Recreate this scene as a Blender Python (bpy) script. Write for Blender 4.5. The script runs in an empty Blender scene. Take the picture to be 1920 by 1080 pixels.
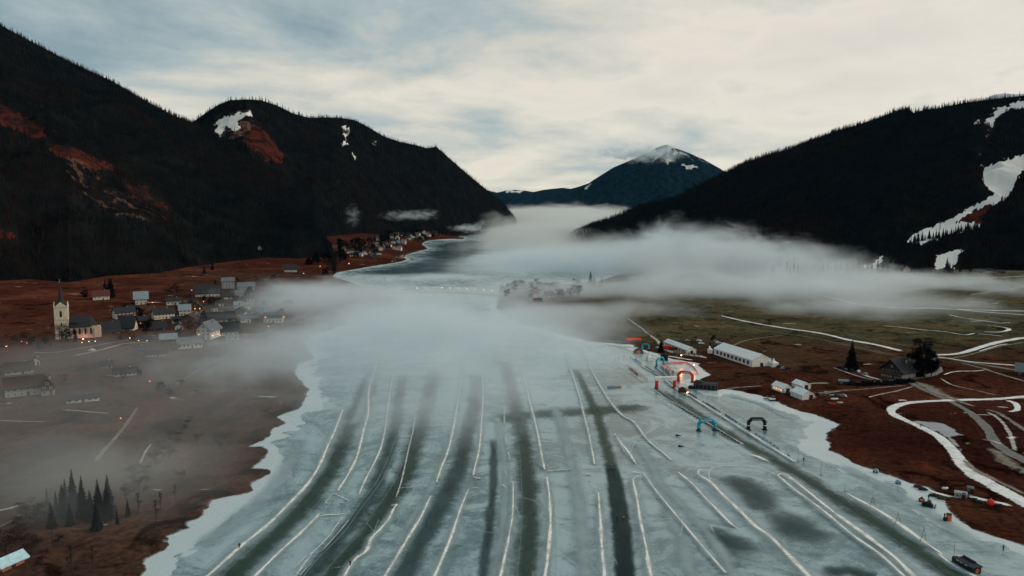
import bpy, bmesh, math, random
import numpy as np
from mathutils import Vector, Matrix
SC = bpy.context.scene
COL = SC.collection
R = math.radians
# ------------------------------------------------------------------ camera
CAM_H, F_PX, PITCH = 100.0, 1350.0, R(5.9)
cam = bpy.data.objects.new('camera', bpy.data.cameras.new('camera')); COL.objects.link(cam)
cam.location = (0, 0, CAM_H); cam.rotation_euler = (R(90) - PITCH, 0, 0)
cam.data.sensor_width = 36; cam.data.lens = 36 * F_PX / 1920
cam.data.clip_start = 1; cam.data.clip_end = 40000
SC.camera = cam
SC.view_settings.view_transform = 'Standard'; SC.view_settings.look = 'None'
SC.view_settings.exposure = 0.35; SC.view_settings.gamma = 1
cy = SC.cycles
cy.use_denoising = True
try: cy.denoiser = 'OPENIMAGEDENOISE'
except Exception: pass
cy.max_bounces = 5; cy.diffuse_bounces = 2; cy.glossy_bounces = 2; cy.transparent_max_bounces = 12
cy.volume_bounces = 3; cy.use_adaptive_sampling = True; cy.adaptive_threshold = 0.02
cy.sample_clamp_indirect = 4; cy.caustics_reflective = False; cy.caustics_refractive = False
SC.render.use_persistent_data = False
# ------------------------------------------------------------------ world
SUN_EL, SUN_AZ = R(30), R(80)          # low, behind the cloud over the ski hill
def new_tree(nt):
    nt.nodes.clear()
    def N(t, **kw):
        n = nt.nodes.new(t)
        for k, v in kw.items():
            if k.startswith('i_'):
                key = k[2:]
                n.inputs[int(key) if key.isdigit() else key.replace('_', ' ')].default_value = v
            else: setattr(n, k, v)
        return n
    def L(a, ao, b, bi): nt.links.new(a.outputs[ao], b.inputs[bi])
    return N, L
def ramp(N, pts, interp='LINEAR'):
    r = N('ShaderNodeValToRGB'); cr = r.color_ramp; cr.interpolation = interp
    while len(cr.elements) < len(pts): cr.elements.new(0.5)
    for e, (p, c) in zip(cr.elements, pts):
        e.position = p; e.color = (c, c, c, 1) if not isinstance(c, tuple) else (c + (1,))[:4]
    return r
W = bpy.data.worlds.new('World'); SC.world = W; W.use_nodes = True
N, L = new_tree(W.node_tree)
sky = N('ShaderNodeTexSky', sky_type='NISHITA', sun_disc=False, sun_elevation=SUN_EL, sun_rotation=SUN_AZ, altitude=900.0)
bg_sky = N('ShaderNodeBackground', i_Strength=0.12); L(sky, 0, bg_sky, 0)
geo = N('ShaderNodeTexCoord'); sep = N('ShaderNodeSeparateXYZ'); L(geo, 'Generated', sep, 0)
zc = N('ShaderNodeMath', operation='MAXIMUM', i_1=0.0); L(sep, 2, zc, 0)
za = N('ShaderNodeMath', operation='ADD', i_1=0.16); L(zc, 0, za, 0)
dx = N('ShaderNodeMath', operation='DIVIDE'); L(sep, 0, dx, 0); L(za, 0, dx, 1)
dy = N('ShaderNodeMath', operation='DIVIDE'); L(sep, 1, dy, 0); L(za, 0, dy, 1)
cmb = N('ShaderNodeCombineXYZ'); L(dx, 0, cmb, 0); L(dy, 0, cmb, 1)
mp = N('ShaderNodeMapping'); mp.inputs['Scale'].default_value = (1.0, 1.0, 1); mp.inputs['Rotation'].default_value = (0, 0, R(-22)); mp.inputs['Location'].default_value = (3.1, 1.7, 0); L(cmb, 0, mp, 0)
n1 = N('ShaderNodeTexNoise', i_Scale=1.2, i_Detail=7.0, i_Roughness=0.6, i_Distortion=0.25); L(mp, 0, n1, 'Vector')
n2 = N('ShaderNodeTexNoise', i_Scale=0.45, i_Detail=3.0, i_Roughness=0.5); L(mp, 0, n2, 'Vector')
# cloud cover is thinner towards the left and overhead: add a gentle field gradient
grad = N('ShaderNodeMath', operation='MULTIPLY_ADD', i_1=0.17, i_2=0.028); L(sep, 0, grad, 0)
gz = N('ShaderNodeMath', operation='MULTIPLY_ADD', i_1=-0.33); L(zc, 0, gz, 0); L(grad, 0, gz, 2)
s1 = N('ShaderNodeMath', operation='MULTIPLY_ADD', i_1=0.66); L(n1, 0, s1, 0); L(gz, 0, s1, 2)
s2 = N('ShaderNodeMath', operation='MULTIPLY_ADD', i_1=0.50); L(n2, 0, s2, 0); L(s1, 0, s2, 2)
cov = ramp(N, [(0.38, (0.20, 0.275, 0.30)), (0.47, (0.33, 0.385, 0.385)), (0.545, (0.50, 0.49, 0.43)), (0.63, (0.64, 0.59, 0.50)), (0.74, (0.57, 0.53, 0.46))])
L(s2, 0, cov, 0)
bg_c = N('ShaderNodeBackground', i_Strength=1.0); L(cov, 0, bg_c, 0)
addw = N('ShaderNodeMixShader', i_0=0.93); L(bg_sky, 0, addw, 1); L(bg_c, 0, addw, 2)
ow = N('ShaderNodeOutputWorld'); L(addw, 0, ow, 0)
sun = bpy.data.objects.new('sun', bpy.data.lights.new('sun', 'SUN')); COL.objects.link(sun)
sun.data.energy = 1.3; sun.data.angle = R(35); sun.data.color = (1.0, 0.88, 0.74)
sun.rotation_euler = (R(90) - SUN_EL, 0, math.pi - SUN_AZ)
# ------------------------------------------------------------------ pixel <-> world helpers
CP, SP = math.cos(PITCH), math.sin(PITCH)
def rayd(px, py):
    v = 540.0 - py
    return np.array([px - 960.0, F_PX * CP + v * SP, -F_PX * SP + v * CP])
def P(px, py, z=0.0):
    d = rayd(px, py); t = (z - CAM_H) / d[2]
    return np.array([d[0] * t, d[1] * t, z])
def PY(px, py, Y):
    d = rayd(px, py); t = Y / d[1]
    return np.array([d[0] * t, Y, CAM_H + d[2] * t])
def _h(ix, iy, s):
    a = (ix.astype(np.int64) * 374761393 + iy.astype(np.int64) * 668265263 + s * 1442695041) & 0xffffffff
    a = ((a ^ (a >> 13)) * 1274126177) & 0xffffffff
    return ((a ^ (a >> 16)) & 0xffff) / 65535.0
def vnoise(x, y, s=0):
    x = np.asarray(x, float); y = np.asarray(y, float)
    ix, iy = np.floor(x), np.floor(y); fx, fy = x - ix, y - iy
    fx = fx * fx * (3 - 2 * fx); fy = fy * fy * (3 - 2 * fy)
    a, b, c, d = _h(ix, iy, s), _h(ix + 1, iy, s), _h(ix, iy + 1, s), _h(ix + 1, iy + 1, s)
    return (a * (1 - fx) + b * fx) * (1 - fy) + (c * (1 - fx) + d * fx) * fy
def fbm(x, y, o=4, s=0, g=0.5):
    t, a, n = 0, 1.0, 0
    for i in range(o):
        t = t + a * vnoise(np.asarray(x) * 2 ** i, np.asarray(y) * 2 ** i, s + i * 17); n += a; a *= g
    return t / n                       # 0..1
def smooth(a, b, x):
    t = np.clip((np.asarray(x, float) - a) / (b - a), 0, 1); return t * t * (3 - 2 * t)
# ------------------------------------------------------------------ object helpers
def tag(o, label=None, cat=None, group=None, kind=None):
    if label: o['label'] = label
    if cat: o['category'] = cat
    if group: o['group'] = group
    if kind: o['kind'] = kind
    return o
def link(name, me, mat=None, parent=None):
    o = bpy.data.objects.new(name, me); COL.objects.link(o)
    if mat is not None:
        for m in (mat if isinstance(mat, (list, tuple)) else [mat]): me.materials.append(m)
    if parent is not None: o.parent = parent
    return o
def np_mesh(name, V, Fc, smooth_=True):
    me = bpy.data.meshes.new(name)
    V = np.ascontiguousarray(V, dtype=np.float32); Fc = np.ascontiguousarray(Fc, dtype=np.int32)
    me.vertices.add(len(V)); me.vertices.foreach_set('co', V.ravel())
    k = Fc.shape[1]
    me.loops.add(Fc.size); me.loops.foreach_set('vertex_index', Fc.ravel())
    me.polygons.add(len(Fc)); me.polygons.foreach_set('loop_start', np.arange(0, Fc.size, k, dtype=np.int32))
    me.polygons.foreach_set('loop_total', np.full(len(Fc), k, np.int32))
    me.polygons.foreach_set('use_smooth', np.full(len(Fc), smooth_))
    me.update(calc_edges=True)
    return me
def grid_faces(nu, nv):
    i = np.arange(nu - 1)[:, None] * nv + np.arange(nv - 1)[None, :]; i = i.ravel()
    return np.stack([i, i + nv, i + nv + 1, i + 1], 1)
def fattr(me, name, vals):
    a = me.attributes.new(name, 'FLOAT', 'POINT'); a.data.foreach_set('value', np.ascontiguousarray(vals, dtype=np.float32))
def mat_new(name):
    m = bpy.data.materials.new(name); m.use_nodes = True
    N, L = new_tree(m.node_tree); out = N('ShaderNodeOutputMaterial'); return m, N, L, out
# ------------------------------------------------------------------ fog materials
def fog_mat(name, dens, blobs, sc=0.012, amp=1.5, width=0.55, stretch=(1, 1, 2.4), col=(0.90, 0.97, 1.0), g=0.1, det=6.0, rough=.66):
    """A drifting cloud: density rises with depth inside any of the ellipsoids, torn by noise. blobs: (x, y, z, rx, ry, rz, heading, strength)"""
    m, N, L, out = mat_new(name)
    v = N('ShaderNodeVolumePrincipled'); v.inputs['Color'].default_value = col + (1,); v.inputs['Anisotropy'].default_value = g
    tc = N('ShaderNodeNewGeometry'); prev = None
    for (x, y, z, rx, ry, rz, hd, st) in blobs:
        mp = N('ShaderNodeMapping', vector_type='TEXTURE'); mp.inputs['Location'].default_value = (x, y, z); mp.inputs['Rotation'].default_value = (0, 0, hd); mp.inputs['Scale'].default_value = (rx, ry, rz); L(tc, 'Position', mp, 0)
        ln = N('ShaderNodeVectorMath', operation='LENGTH'); L(mp, 0, ln, 0); q = N('ShaderNodeMath', operation='MULTIPLY_ADD', i_1=-st, i_2=st); L(ln, 'Value', q, 0)
        if prev is None: prev = q
        else: mx = N('ShaderNodeMath', operation='SMOOTH_MAX', i_2=0.25); L(prev, 0, mx, 0); L(q, 0, mx, 1); prev = mx
    ms = N('ShaderNodeMapping'); ms.inputs['Scale'].default_value = stretch; ms.inputs['Location'].default_value = (blobs[0][0] * .01, 3.0, 0); L(tc, 'Position', ms, 0)
    n = N('ShaderNodeTexNoise', i_Scale=sc, i_Detail=det, i_Roughness=rough, i_Distortion=0.5); L(ms, 0, n, 'Vector')
    w = N('ShaderNodeMath', operation='MULTIPLY_ADD', i_1=amp); L(n, 0, w, 0); L(prev, 0, w, 2)
    r = N('ShaderNodeMapRange', interpolation_type='SMOOTHSTEP'); r.inputs[1].default_value = amp * .5; r.inputs[2].default_value = amp * .5 + width; r.inputs[3].default_value = 0; r.inputs[4].default_value = dens
    L(w, 0, r, 0); L(r, 0, v, 'Density'); L(v, 0, out, 'Volume'); return m
# ------------------------------------------------------------------ shoreline and ground height
LEFT = [(264,1085),(273,1062),(271,1046),(310,1030),(318,1018),(313,1008),(352,992),(355,981),(387,964),(390,950),(404,937),(443,930),(468,918),(471,907),(506,888),(503,879),(470,876),(492,862),(503,849),(492,839),(471,837),(492,828),(513,812),(517,802),(535,793),(524,781),(556,768),(574,752),(580,735),(566,715),(552,697),(558,684),(588,671),(577,655),(568,642),(595,627),(640,612),(700,600),(742,588),(752,573),(742,558),(700,546),(660,530),(625,518),(630,511),(655,507),(700,499),(745,492),(764,487),(755,480),(780,472),(803,467),(790,457),(800,451),(868,449),(872,446),(855,443),(890,436),(930,431),(965,427),(985,421)]
RIGHT = [(1960,1032),(1920,1022),(1894,1013),(1861,1003),(1825,990),(1804,977),(1790,968),(1782,960),(1774,945),(1766,937),(1747,929),(1750,921),(1733,913),(1703,905),(1674,893),(1645,884),(1621,876),(1597,868),(1586,861),(1555,845),(1549,828),(1546,813),(1576,796),(1542,785),(1508,774),(1483,763),(1450,752),(1425,742),(1400,738),(1389,734),(1360,731),(1343,733),(1322,724),(1312,712),(1331,703),(1317,691),(1307,682),(1276,675),(1254,672),(1238,664),(1201,655),(1179,647),(1148,643),(1107,642),(1090,637),(1052,627),(1015,617),(975,607),(945,592),(930,576),(932,560),(950,548),(1000,538),(1050,533),(1120,528),(1160,515),(1190,500),(1160,482),(1100,468),(1060,466),(1050,462),(1062,456),(1100,446),(1130,432),(1120,421)]
lp = [P(*p)[:2] for p in LEFT]; rp = [P(*p)[:2] for p in RIGHT]
LAKE = np.array([(-420, -60), (-260, 60)] + lp + [(150, 7000), (1200, 7000)] + rp[::-1] + [(260, 60), (420, -60)])
def inside(x, y, poly):
    c = np.zeros(x.shape, bool); n = len(poly)
    for i in range(n):
        x1, y1 = poly[i]; x2, y2 = poly[(i + 1) % n]
        if y1 == y2: continue
        c ^= ((y1 > y) != (y2 > y)) & (x < (x2 - x1) * (y - y1) / (y2 - y1) + x1)
    return c
def dist_poly(x, y, poly, closed=True):
    d = np.full(x.shape, 1e18); n = len(poly)
    for i in range(n if closed else n - 1):
        a = poly[i]; b = poly[(i + 1) % n]; e = (b[0] - a[0], b[1] - a[1]); l2 = e[0] ** 2 + e[1] ** 2 + 1e-9
        t = np.clip(((x - a[0]) * e[0] + (y - a[1]) * e[1]) / l2, 0, 1)
        d = np.minimum(d, (x - a[0] - t * e[0]) ** 2 + (y - a[1] - t * e[1]) ** 2)
    return np.sqrt(d)
def shore_sd(x, y):                     # >0 on land
    x = np.asarray(x, float); y = np.asarray(y, float)
    wx = x + (fbm(x / 9, y / 9, 3, 5) - .5) * 5; wy = y + (fbm(x / 9, y / 9, 3, 9) - .5) * 5
    d = dist_poly(wx, wy, LAKE); return np.where(inside(wx, wy, LAKE), -d, d)
def H_exact(x, y, sd):
    lw = smooth(60, -60, x - y * 0.03)                       # left bank is hilly, right bank a flat plain
    k = 0.00008 + 0.00022 * smooth(900, 1400, y)
    pos = np.maximum(sd, 0)
    left = 0.02 * pos + k * np.maximum(pos - 150, 0) ** 2 + 0.19 * smooth(1250, 1900, y) * np.maximum(pos - 12, 0)
    left = np.where(left > 38, 38 + (left - 38) * 0.05, left) + smooth(30, 200, pos) * (fbm(x / 120, y / 120, 3, 3) - .5) * 5
    edge = np.clip(sd * 0.12, -0.6, 0.3)
    return np.where(sd < 0.5, edge, edge + (lw * left + (1 - lw) * smooth(0, 25, pos) * 0.9))
# ground sheet on a fan of points that gets finer near the camera; everything else reads its height from it
NA, NR, AMAX, I0, I1 = 760, 560, R(52), 1 / 110., 1 / 9000.
_A, _Rr = np.meshgrid(np.linspace(-AMAX, AMAX, NA), 1 / (I0 + (I1 - I0) * np.linspace(0, 1, NR)), indexing='ij')
GX, GY = np.sin(_A) * _Rr, np.cos(_A) * _Rr
GSD = shore_sd(GX.ravel(), GY.ravel()).reshape(NA, NR)
GH = H_exact(GX, GY, GSD)
def gsample(arr, x, y):
    x = np.asarray(x, float); y = np.asarray(y, float)
    a = (np.arctan2(x, y) + AMAX) / (2 * AMAX) * (NA - 1); r = np.maximum(np.hypot(x, y), 1)
    t = (1 / r - I0) / (I1 - I0) * (NR - 1)
    a = np.clip(a, 0, NA - 1.001); t = np.clip(t, 0, NR - 1.001); i = a.astype(int); j = t.astype(int); fa = a - i; ft = t - j
    return arr[i, j] * (1 - fa) * (1 - ft) + arr[i + 1, j] * fa * (1 - ft) + arr[i, j + 1] * (1 - fa) * ft + arr[i + 1, j + 1] * fa * ft
def SD(x, y): return gsample(GSD, x, y)
def H(x, y): return np.maximum(gsample(GH, x, y), 0)
def Hs(x, y): return float(H(np.array([x]), np.array([y]))[0])
_Ys = 1 / np.linspace(1 / 130., 1 / 8800., 900)
def G(px, py):                          # the ground point seen at a pixel of the photograph
    d = rayd(px, py); t = _Ys / d[1]; x = d[0] * t; z = CAM_H + d[2] * t; df = z - H(x, _Ys)
    k = np.argmax(df < 0) if (df < 0).any() else len(_Ys) - 1
    if k == 0: Y = _Ys[0]
    else: f = df[k - 1] / (df[k - 1] - df[k] + 1e-12); Y = _Ys[k - 1] + (_Ys[k] - _Ys[k - 1]) * f
    X = d[0] * Y / d[1]; return np.array([X, Y, Hs(X, Y)])
# ------------------------------------------------------------------ ground sheet and frozen lake
def build_ground():
    x, y, sd = GX.ravel(), GY.ravel(), GSD.ravel()
    me = np_mesh('ground', np.stack([x, y, GH.ravel()], 1), grid_faces(NA, NR))
    olive = smooth(40, 120, x) * smooth(390, 620, y + (fbm(x / 60, y / 60, 3, 31) - .5) * 160)
    brown = smooth(60, -60, x) * smooth(1300, 1100, y) * smooth(330, 60, sd + (fbm(x / 40, y / 40, 3, 44) - .5) * 90)
    fattr(me, 'olive', olive); fattr(me, 'brown', brown); fattr(me, 'shore', sd)
    return me
def ground_mat():
    m, N, L, out = mat_new('winter meadow'); b = N('ShaderNodeBsdfDiffuse', i_Roughness=0.6)
    tc = N('ShaderNodeNewGeometry'); 
    def noise(sc, det=5, dist=0.0, vec=None):
        n = N('ShaderNodeTexNoise', i_Scale=sc, i_Detail=det, i_Roughness=0.6, i_Distortion=dist)
        L(vec or tc, 'Position' if vec is None else 0, n, 'Vector'); return n
    big = noise(0.012, 5, 0.5); rb = ramp(N, [(0.3, (0.036, 0.011, 0.008)), (0.5, (0.064, 0.020, 0.013)), (0.68, (0.115, 0.041, 0.023))]); L(big, 0, rb, 0)
    ol = noise(0.02, 5); ro = ramp(N, [(0.3, (0.05, 0.045, 0.026)), (0.52, (0.095, 0.082, 0.044)), (0.7, (0.15, 0.095, 0.045))]); L(ol, 0, ro, 0)
    br = noise(0.03, 6); rr = ramp(N, [(0.3, (0.034, 0.022, 0.017)), (0.55, (0.072, 0.038, 0.026)), (0.72, (0.105, 0.060, 0.040))]); L(br, 0, rr, 0)
    a1 = N('ShaderNodeAttribute', attribute_name='olive'); a2 = N('ShaderNodeAttribute', attribute_name='brown'); a3 = N('ShaderNodeAttribute', attribute_name='shore')
    m1 = N('ShaderNodeMix', data_type='RGBA'); L(a1, 'Fac', m1, 0); L(rb, 0, m1, 6); L(ro, 0, m1, 7)
    m2 = N('ShaderNodeMix', data_type='RGBA'); L(a2, 'Fac', m2, 0); L(m1, 2, m2, 6); L(rr, 0, m2, 7)
    # tussocks
    f = noise(0.5, 6); rf = ramp(N, [(0.3, 0.45), (0.7, 1.5)]); L(f, 0, rf, 0)
    m3 = N('ShaderNodeMix', data_type='RGBA', blend_type='MULTIPLY'); m3.inputs[0].default_value = 1; L(m2, 2, m3, 6); L(rf, 0, m3, 7)
    pt = noise(0.045, 7, 1.5); rp = ramp(N, [(0.36, (0.030, 0.016, 0.012)), (0.47, (0.5, 0.5, 0.5)), (0.58, (0.5, 0.5, 0.5)), (0.70, (1.0, 0.72, 0.44))]); L(pt, 0, rp, 0)
    mo = N('ShaderNodeMix', data_type='RGBA', blend_type='OVERLAY'); mo.inputs[0].default_value = .75; L(m3, 2, mo, 6); L(rp, 0, mo, 7); m3 = mo
    # scraps of old snow, stretched along the contour
    mp = N('ShaderNodeMapping'); mp.inputs['Scale'].default_value = (0.35, 1.0, 1); L(tc, 'Position', mp, 0)
    s = noise(0.09, 8, 0.8, mp); rs = ramp(N, [(0.675, 0.0), (0.70, 1.0)]); L(s, 0, rs, 0)
    m4 = N('ShaderNodeMix', data_type='RGBA'); L(rs, 0, m4, 0); L(m3, 2, m4, 6); m4.inputs[7].default_value = (0.50, 0.46, 0.40, 1)
    # frozen rim of the shore
    sw = noise(0.25, 5); sh = N('ShaderNodeMath', operation='MULTIPLY_ADD', i_1=5.0); L(sw, 0, sh, 0); L(a3, 'Fac', sh, 2)
    rsn = ramp(N, [(0.02, 1.0), (0.032, 0.0)]); ml = N('ShaderNodeMath', operation='MULTIPLY', i_1=0.01); L(sh, 0, ml, 0); L(ml, 0, rsn, 0)
    m5 = N('ShaderNodeMix', data_type='RGBA'); L(rsn, 0, m5, 0); L(m4, 2, m5, 6); m5.inputs[7].default_value = (0.42, 0.47, 0.48, 1)
    L(m5, 2, b, 'Color'); bp = N('ShaderNodeBump', i_Strength=0.6, i_Distance=0.6); L(f, 0, bp, 'Height'); L(bp, 0, b, 'Normal'); L(b, 0, out, 0); return m
def ice_mat():
    m, N, L, out = mat_new('lake ice'); b = N('ShaderNodeBsdfPrincipled', i_Roughness=0.3)
    tc = N('ShaderNodeNewGeometry')
    def nz(sc, scale=(1, 1, 1), rot=0, det=6, dist=0.6, rough=.6):
        mp = N('ShaderNodeMapping'); mp.inputs['Scale'].default_value = scale; mp.inputs['Rotation'].default_value = (0, 0, rot); L(tc, 'Position', mp, 0)
        n = N('ShaderNodeTexNoise', i_Scale=sc, i_Detail=det, i_Roughness=rough, i_Distortion=dist); L(mp, 0, n, 'Vector'); return n
    a = nz(0.014, (1.0, 0.6, 1), R(20), 7, 1.2, .62); f = nz(0.040, (0.85, 1.0, 1), R(25), 9, 2.2, .66); g = nz(0.5, (1, 1, 1), 0, 6, 0.3, .7)
    s = N('ShaderNodeMath', operation='MULTIPLY_ADD', i_1=0.5); L(f, 0, s, 0)
    h = N('ShaderNodeMath', operation='MULTIPLY', i_1=0.5); L(a, 0, h, 0); L(h, 0, s, 2)
    s2 = N('ShaderNodeMath', operation='MULTIPLY_ADD', i_1=0.18); L(g, 0, s2, 0); L(s, 0, s2, 2)
    c = ramp(N, [(0.42, (0.026, 0.058, 0.060)), (0.49, (0.080, 0.138, 0.142)), (0.55, (0.140, 0.222, 0.235)), (0.64, (0.34, 0.44, 0.455))]); L(s2, 0, c, 0)
    # cracks: thin bright lines at cell borders
    cr = None
    for scl, w in ((0.022, 0.006), (0.085, 0.014)):
        dn = nz(0.05, det=3, dist=0); mx = N('ShaderNodeMix', data_type='RGBA'); mx.inputs[0].default_value = 0.0
        va = N('ShaderNodeVectorMath', operation='MULTIPLY_ADD'); va.inputs[1].default_value = (14, 14, 0); L(dn, 1, va, 0); L(tc, 'Position', va, 2)
        v = N('ShaderNodeTexVoronoi', feature='DISTANCE_TO_EDGE', i_Scale=scl); L(va, 0, v, 'Vector')
        r_ = ramp(N, [(0.0, 1.0), (w, 0.0)]); L(v, 0, r_, 0)
        k = nz(0.03, det=4); rk = ramp(N, [(0.47, 0.0), (0.60, 0.85)]); L(k, 0, rk, 0)
        mm = N('ShaderNodeMath', operation='MULTIPLY'); L(r_, 0, mm, 0); L(rk, 0, mm, 1)
        if cr is None: cr = mm
        else:
            mx2 = N('ShaderNodeMath', operation='MAXIMUM'); L(cr, 0, mx2, 0); L(mm, 0, mx2, 1); cr = mx2
    m1 = N('ShaderNodeMix', data_type='RGBA'); L(cr, 0, m1, 0); L(c, 0, m1, 6); m1.inputs[7].default_value = (0.38, 0.46, 0.46, 1)
    # white snow crust by the shore
    at = N('ShaderNodeAttribute', attribute_name='rim'); sn = nz(0.09, det=6); ad = N('ShaderNodeMath', operation='MULTIPLY_ADD', i_1=1.1); L(sn, 0, ad, 0); L(at, 'Fac', ad, 2)
    rr = ramp(N, [(0.98, 0.0), (1.40, 1.0)]); L(ad, 0, rr, 0)
    m2 = N('ShaderNodeMix', data_type='RGBA'); L(rr, 0, m2, 0); L(m1, 2, m2, 6); m2.inputs[7].default_value = (0.50, 0.57, 0.58, 1)
    L(m2, 2, b, 'Base Color')
    rg = ramp(N, [(0.4, 0.07), (0.7, 0.42)]); L(s2, 0, rg, 0); L(rg, 0, b, 'Roughness')
    bp = N('ShaderNodeBump', i_Strength=0.07, i_Distance=0.05); L(g, 0, bp, 'Height'); L(bp, 0, b, 'Normal'); L(b, 0, out, 0); return m
GM = ground_mat(); g_ob = link('ground', build_ground(), GM); tag(g_ob, 'brown and rust red winter meadows around the frozen lake', kind='structure')
def build_lake():
    x, y = GX.ravel(), GY.ravel()
    me = np_mesh('lake', np.stack([x, y, 0 * x], 1), grid_faces(NA, NR)); fattr(me, 'rim', smooth(-16, 0, GSD.ravel() + (fbm(x / 14, y / 14, 4, 77) - .5) * 14)); return me
lake = link('lake', build_lake(), ice_mat()); tag(lake, 'frozen lake with grey green ice, cracks and frosted patches', kind='structure')
# ------------------------------------------------------------------ mountains
def lerp_pts(pts, u):
    xs = [p[0] for p in pts]; return np.interp(u, xs, [p[1] for p in pts])
MTN = {}
def mountain(name, label, ridge, Yr, foot, nu, nv, mat, masks, seed, rough=1.0, prof=1.0, back=700, foot_h=True, footY=None):
    """ridge: (px,py) silhouette; Yr: (px,depth); foot: (px,py) line where the slope meets the meadow."""
    px = np.linspace(ridge[0][0], ridge[-1][0], nu)
    ry, yr, fy = lerp_pts(ridge, px), lerp_pts(Yr, px), lerp_pts(foot, px)
    Rp = np.array([PY(a, b, c) for a, b, c in zip(px, ry, yr)])
    if footY:
        Fp = np.array([PY(a, b, c) for a, b, c in zip(px, fy, lerp_pts(footY, px))]); Fp[:, 2] = H(Fp[:, 0], Fp[:, 1])
    elif foot_h: Fp = np.array([G(a, b) for a, b in zip(px, fy)])
    else: Fp = np.array([P(a, b, 0) for a, b in zip(px, fy)])
    s = np.concatenate([np.linspace(-0.03, 1, nv), 1 + np.linspace(0, 1, 16)[1:]])
    V = np.zeros((nu, len(s), 3)); 
    for j, t in enumerate(s):
        if t <= 1:
            q = Fp + (Rp - Fp) * t; w = np.clip(t, 0, 1)
            h = Fp[:, 2] - 2 + (Rp[:, 2] - Fp[:, 2] + 2) * (w ** prof)
            if t < 0: h = Fp[:, 2] - 25
            x, y = q[:, 0], q[:, 1]
            n = (fbm(x / 420 + seed, y / 420, 4, seed) - .5) * 190 + (np.abs(fbm(x / 170, y / 170 + seed, 3, seed + 5) - .5)) * -110 + (fbm(x / 45, y / 45, 3, seed + 9) - .5) * 26
            env = (np.sin(np.pi * w) ** 0.8) * (1 - smooth(0.9, 1, w) * 0.7)
            h = h + n * env * rough * (Rp[:, 2] - Fp[:, 2]) / 500
        else:
            k = t - 1; d = (Rp - Fp)[:, :2]; d = d / np.linalg.norm(d, axis=1)[:, None]
            x, y = Rp[:, 0] + d[:, 0] * back * k, Rp[:, 1] + d[:, 1] * back * k; h = Rp[:, 2] - (Rp[:, 2] + 30) * k ** 1.3
        V[:, j] = np.stack([x, y, h], 1)
    nvv = len(s); Vf = V.reshape(-1, 3)
    # where each vertex appears in the photograph: used to find the clearings and the snow runs on the slope
    d = Vf - np.array([0, 0, CAM_H]); yy = d[:, 1] * CP - d[:, 2] * SP; zz = d[:, 1] * SP + d[:, 2] * CP
    ix = 960 + d[:, 0] / yy * F_PX; iy = 540 - zz / yy * F_PX
    me = np_mesh(name, Vf, grid_faces(nu, nvv))
    jx = ix + (fbm(ix / 7, iy / 7, 4, 3, .65) - .5) * 18; jy = iy + (fbm(ix / 7, iy / 7, 4, 4, .65) - .5) * 12
    acc = {}
    for key, polys in masks.items():
        a = np.zeros(len(Vf))
        for poly, strength in polys: a = np.maximum(a, inside(jx, jy, np.array(poly, float)) * strength)
        acc[key] = a; fattr(me, key, a)
    for k2 in ('snow', 'red', 'rock'):
        if k2 not in acc: acc[k2] = np.zeros(len(Vf)); fattr(me, k2, acc[k2])
    o = link(name, me, mat); tag(o, label, kind='structure')
    MTN[label] = dict(V=V, nu=nu, nv=nv, acc={k: a.reshape(nu, nvv) for k, a in acc.items()}, ix=ix.reshape(nu, nvv), iy=iy.reshape(nu, nvv))
    return o
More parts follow.
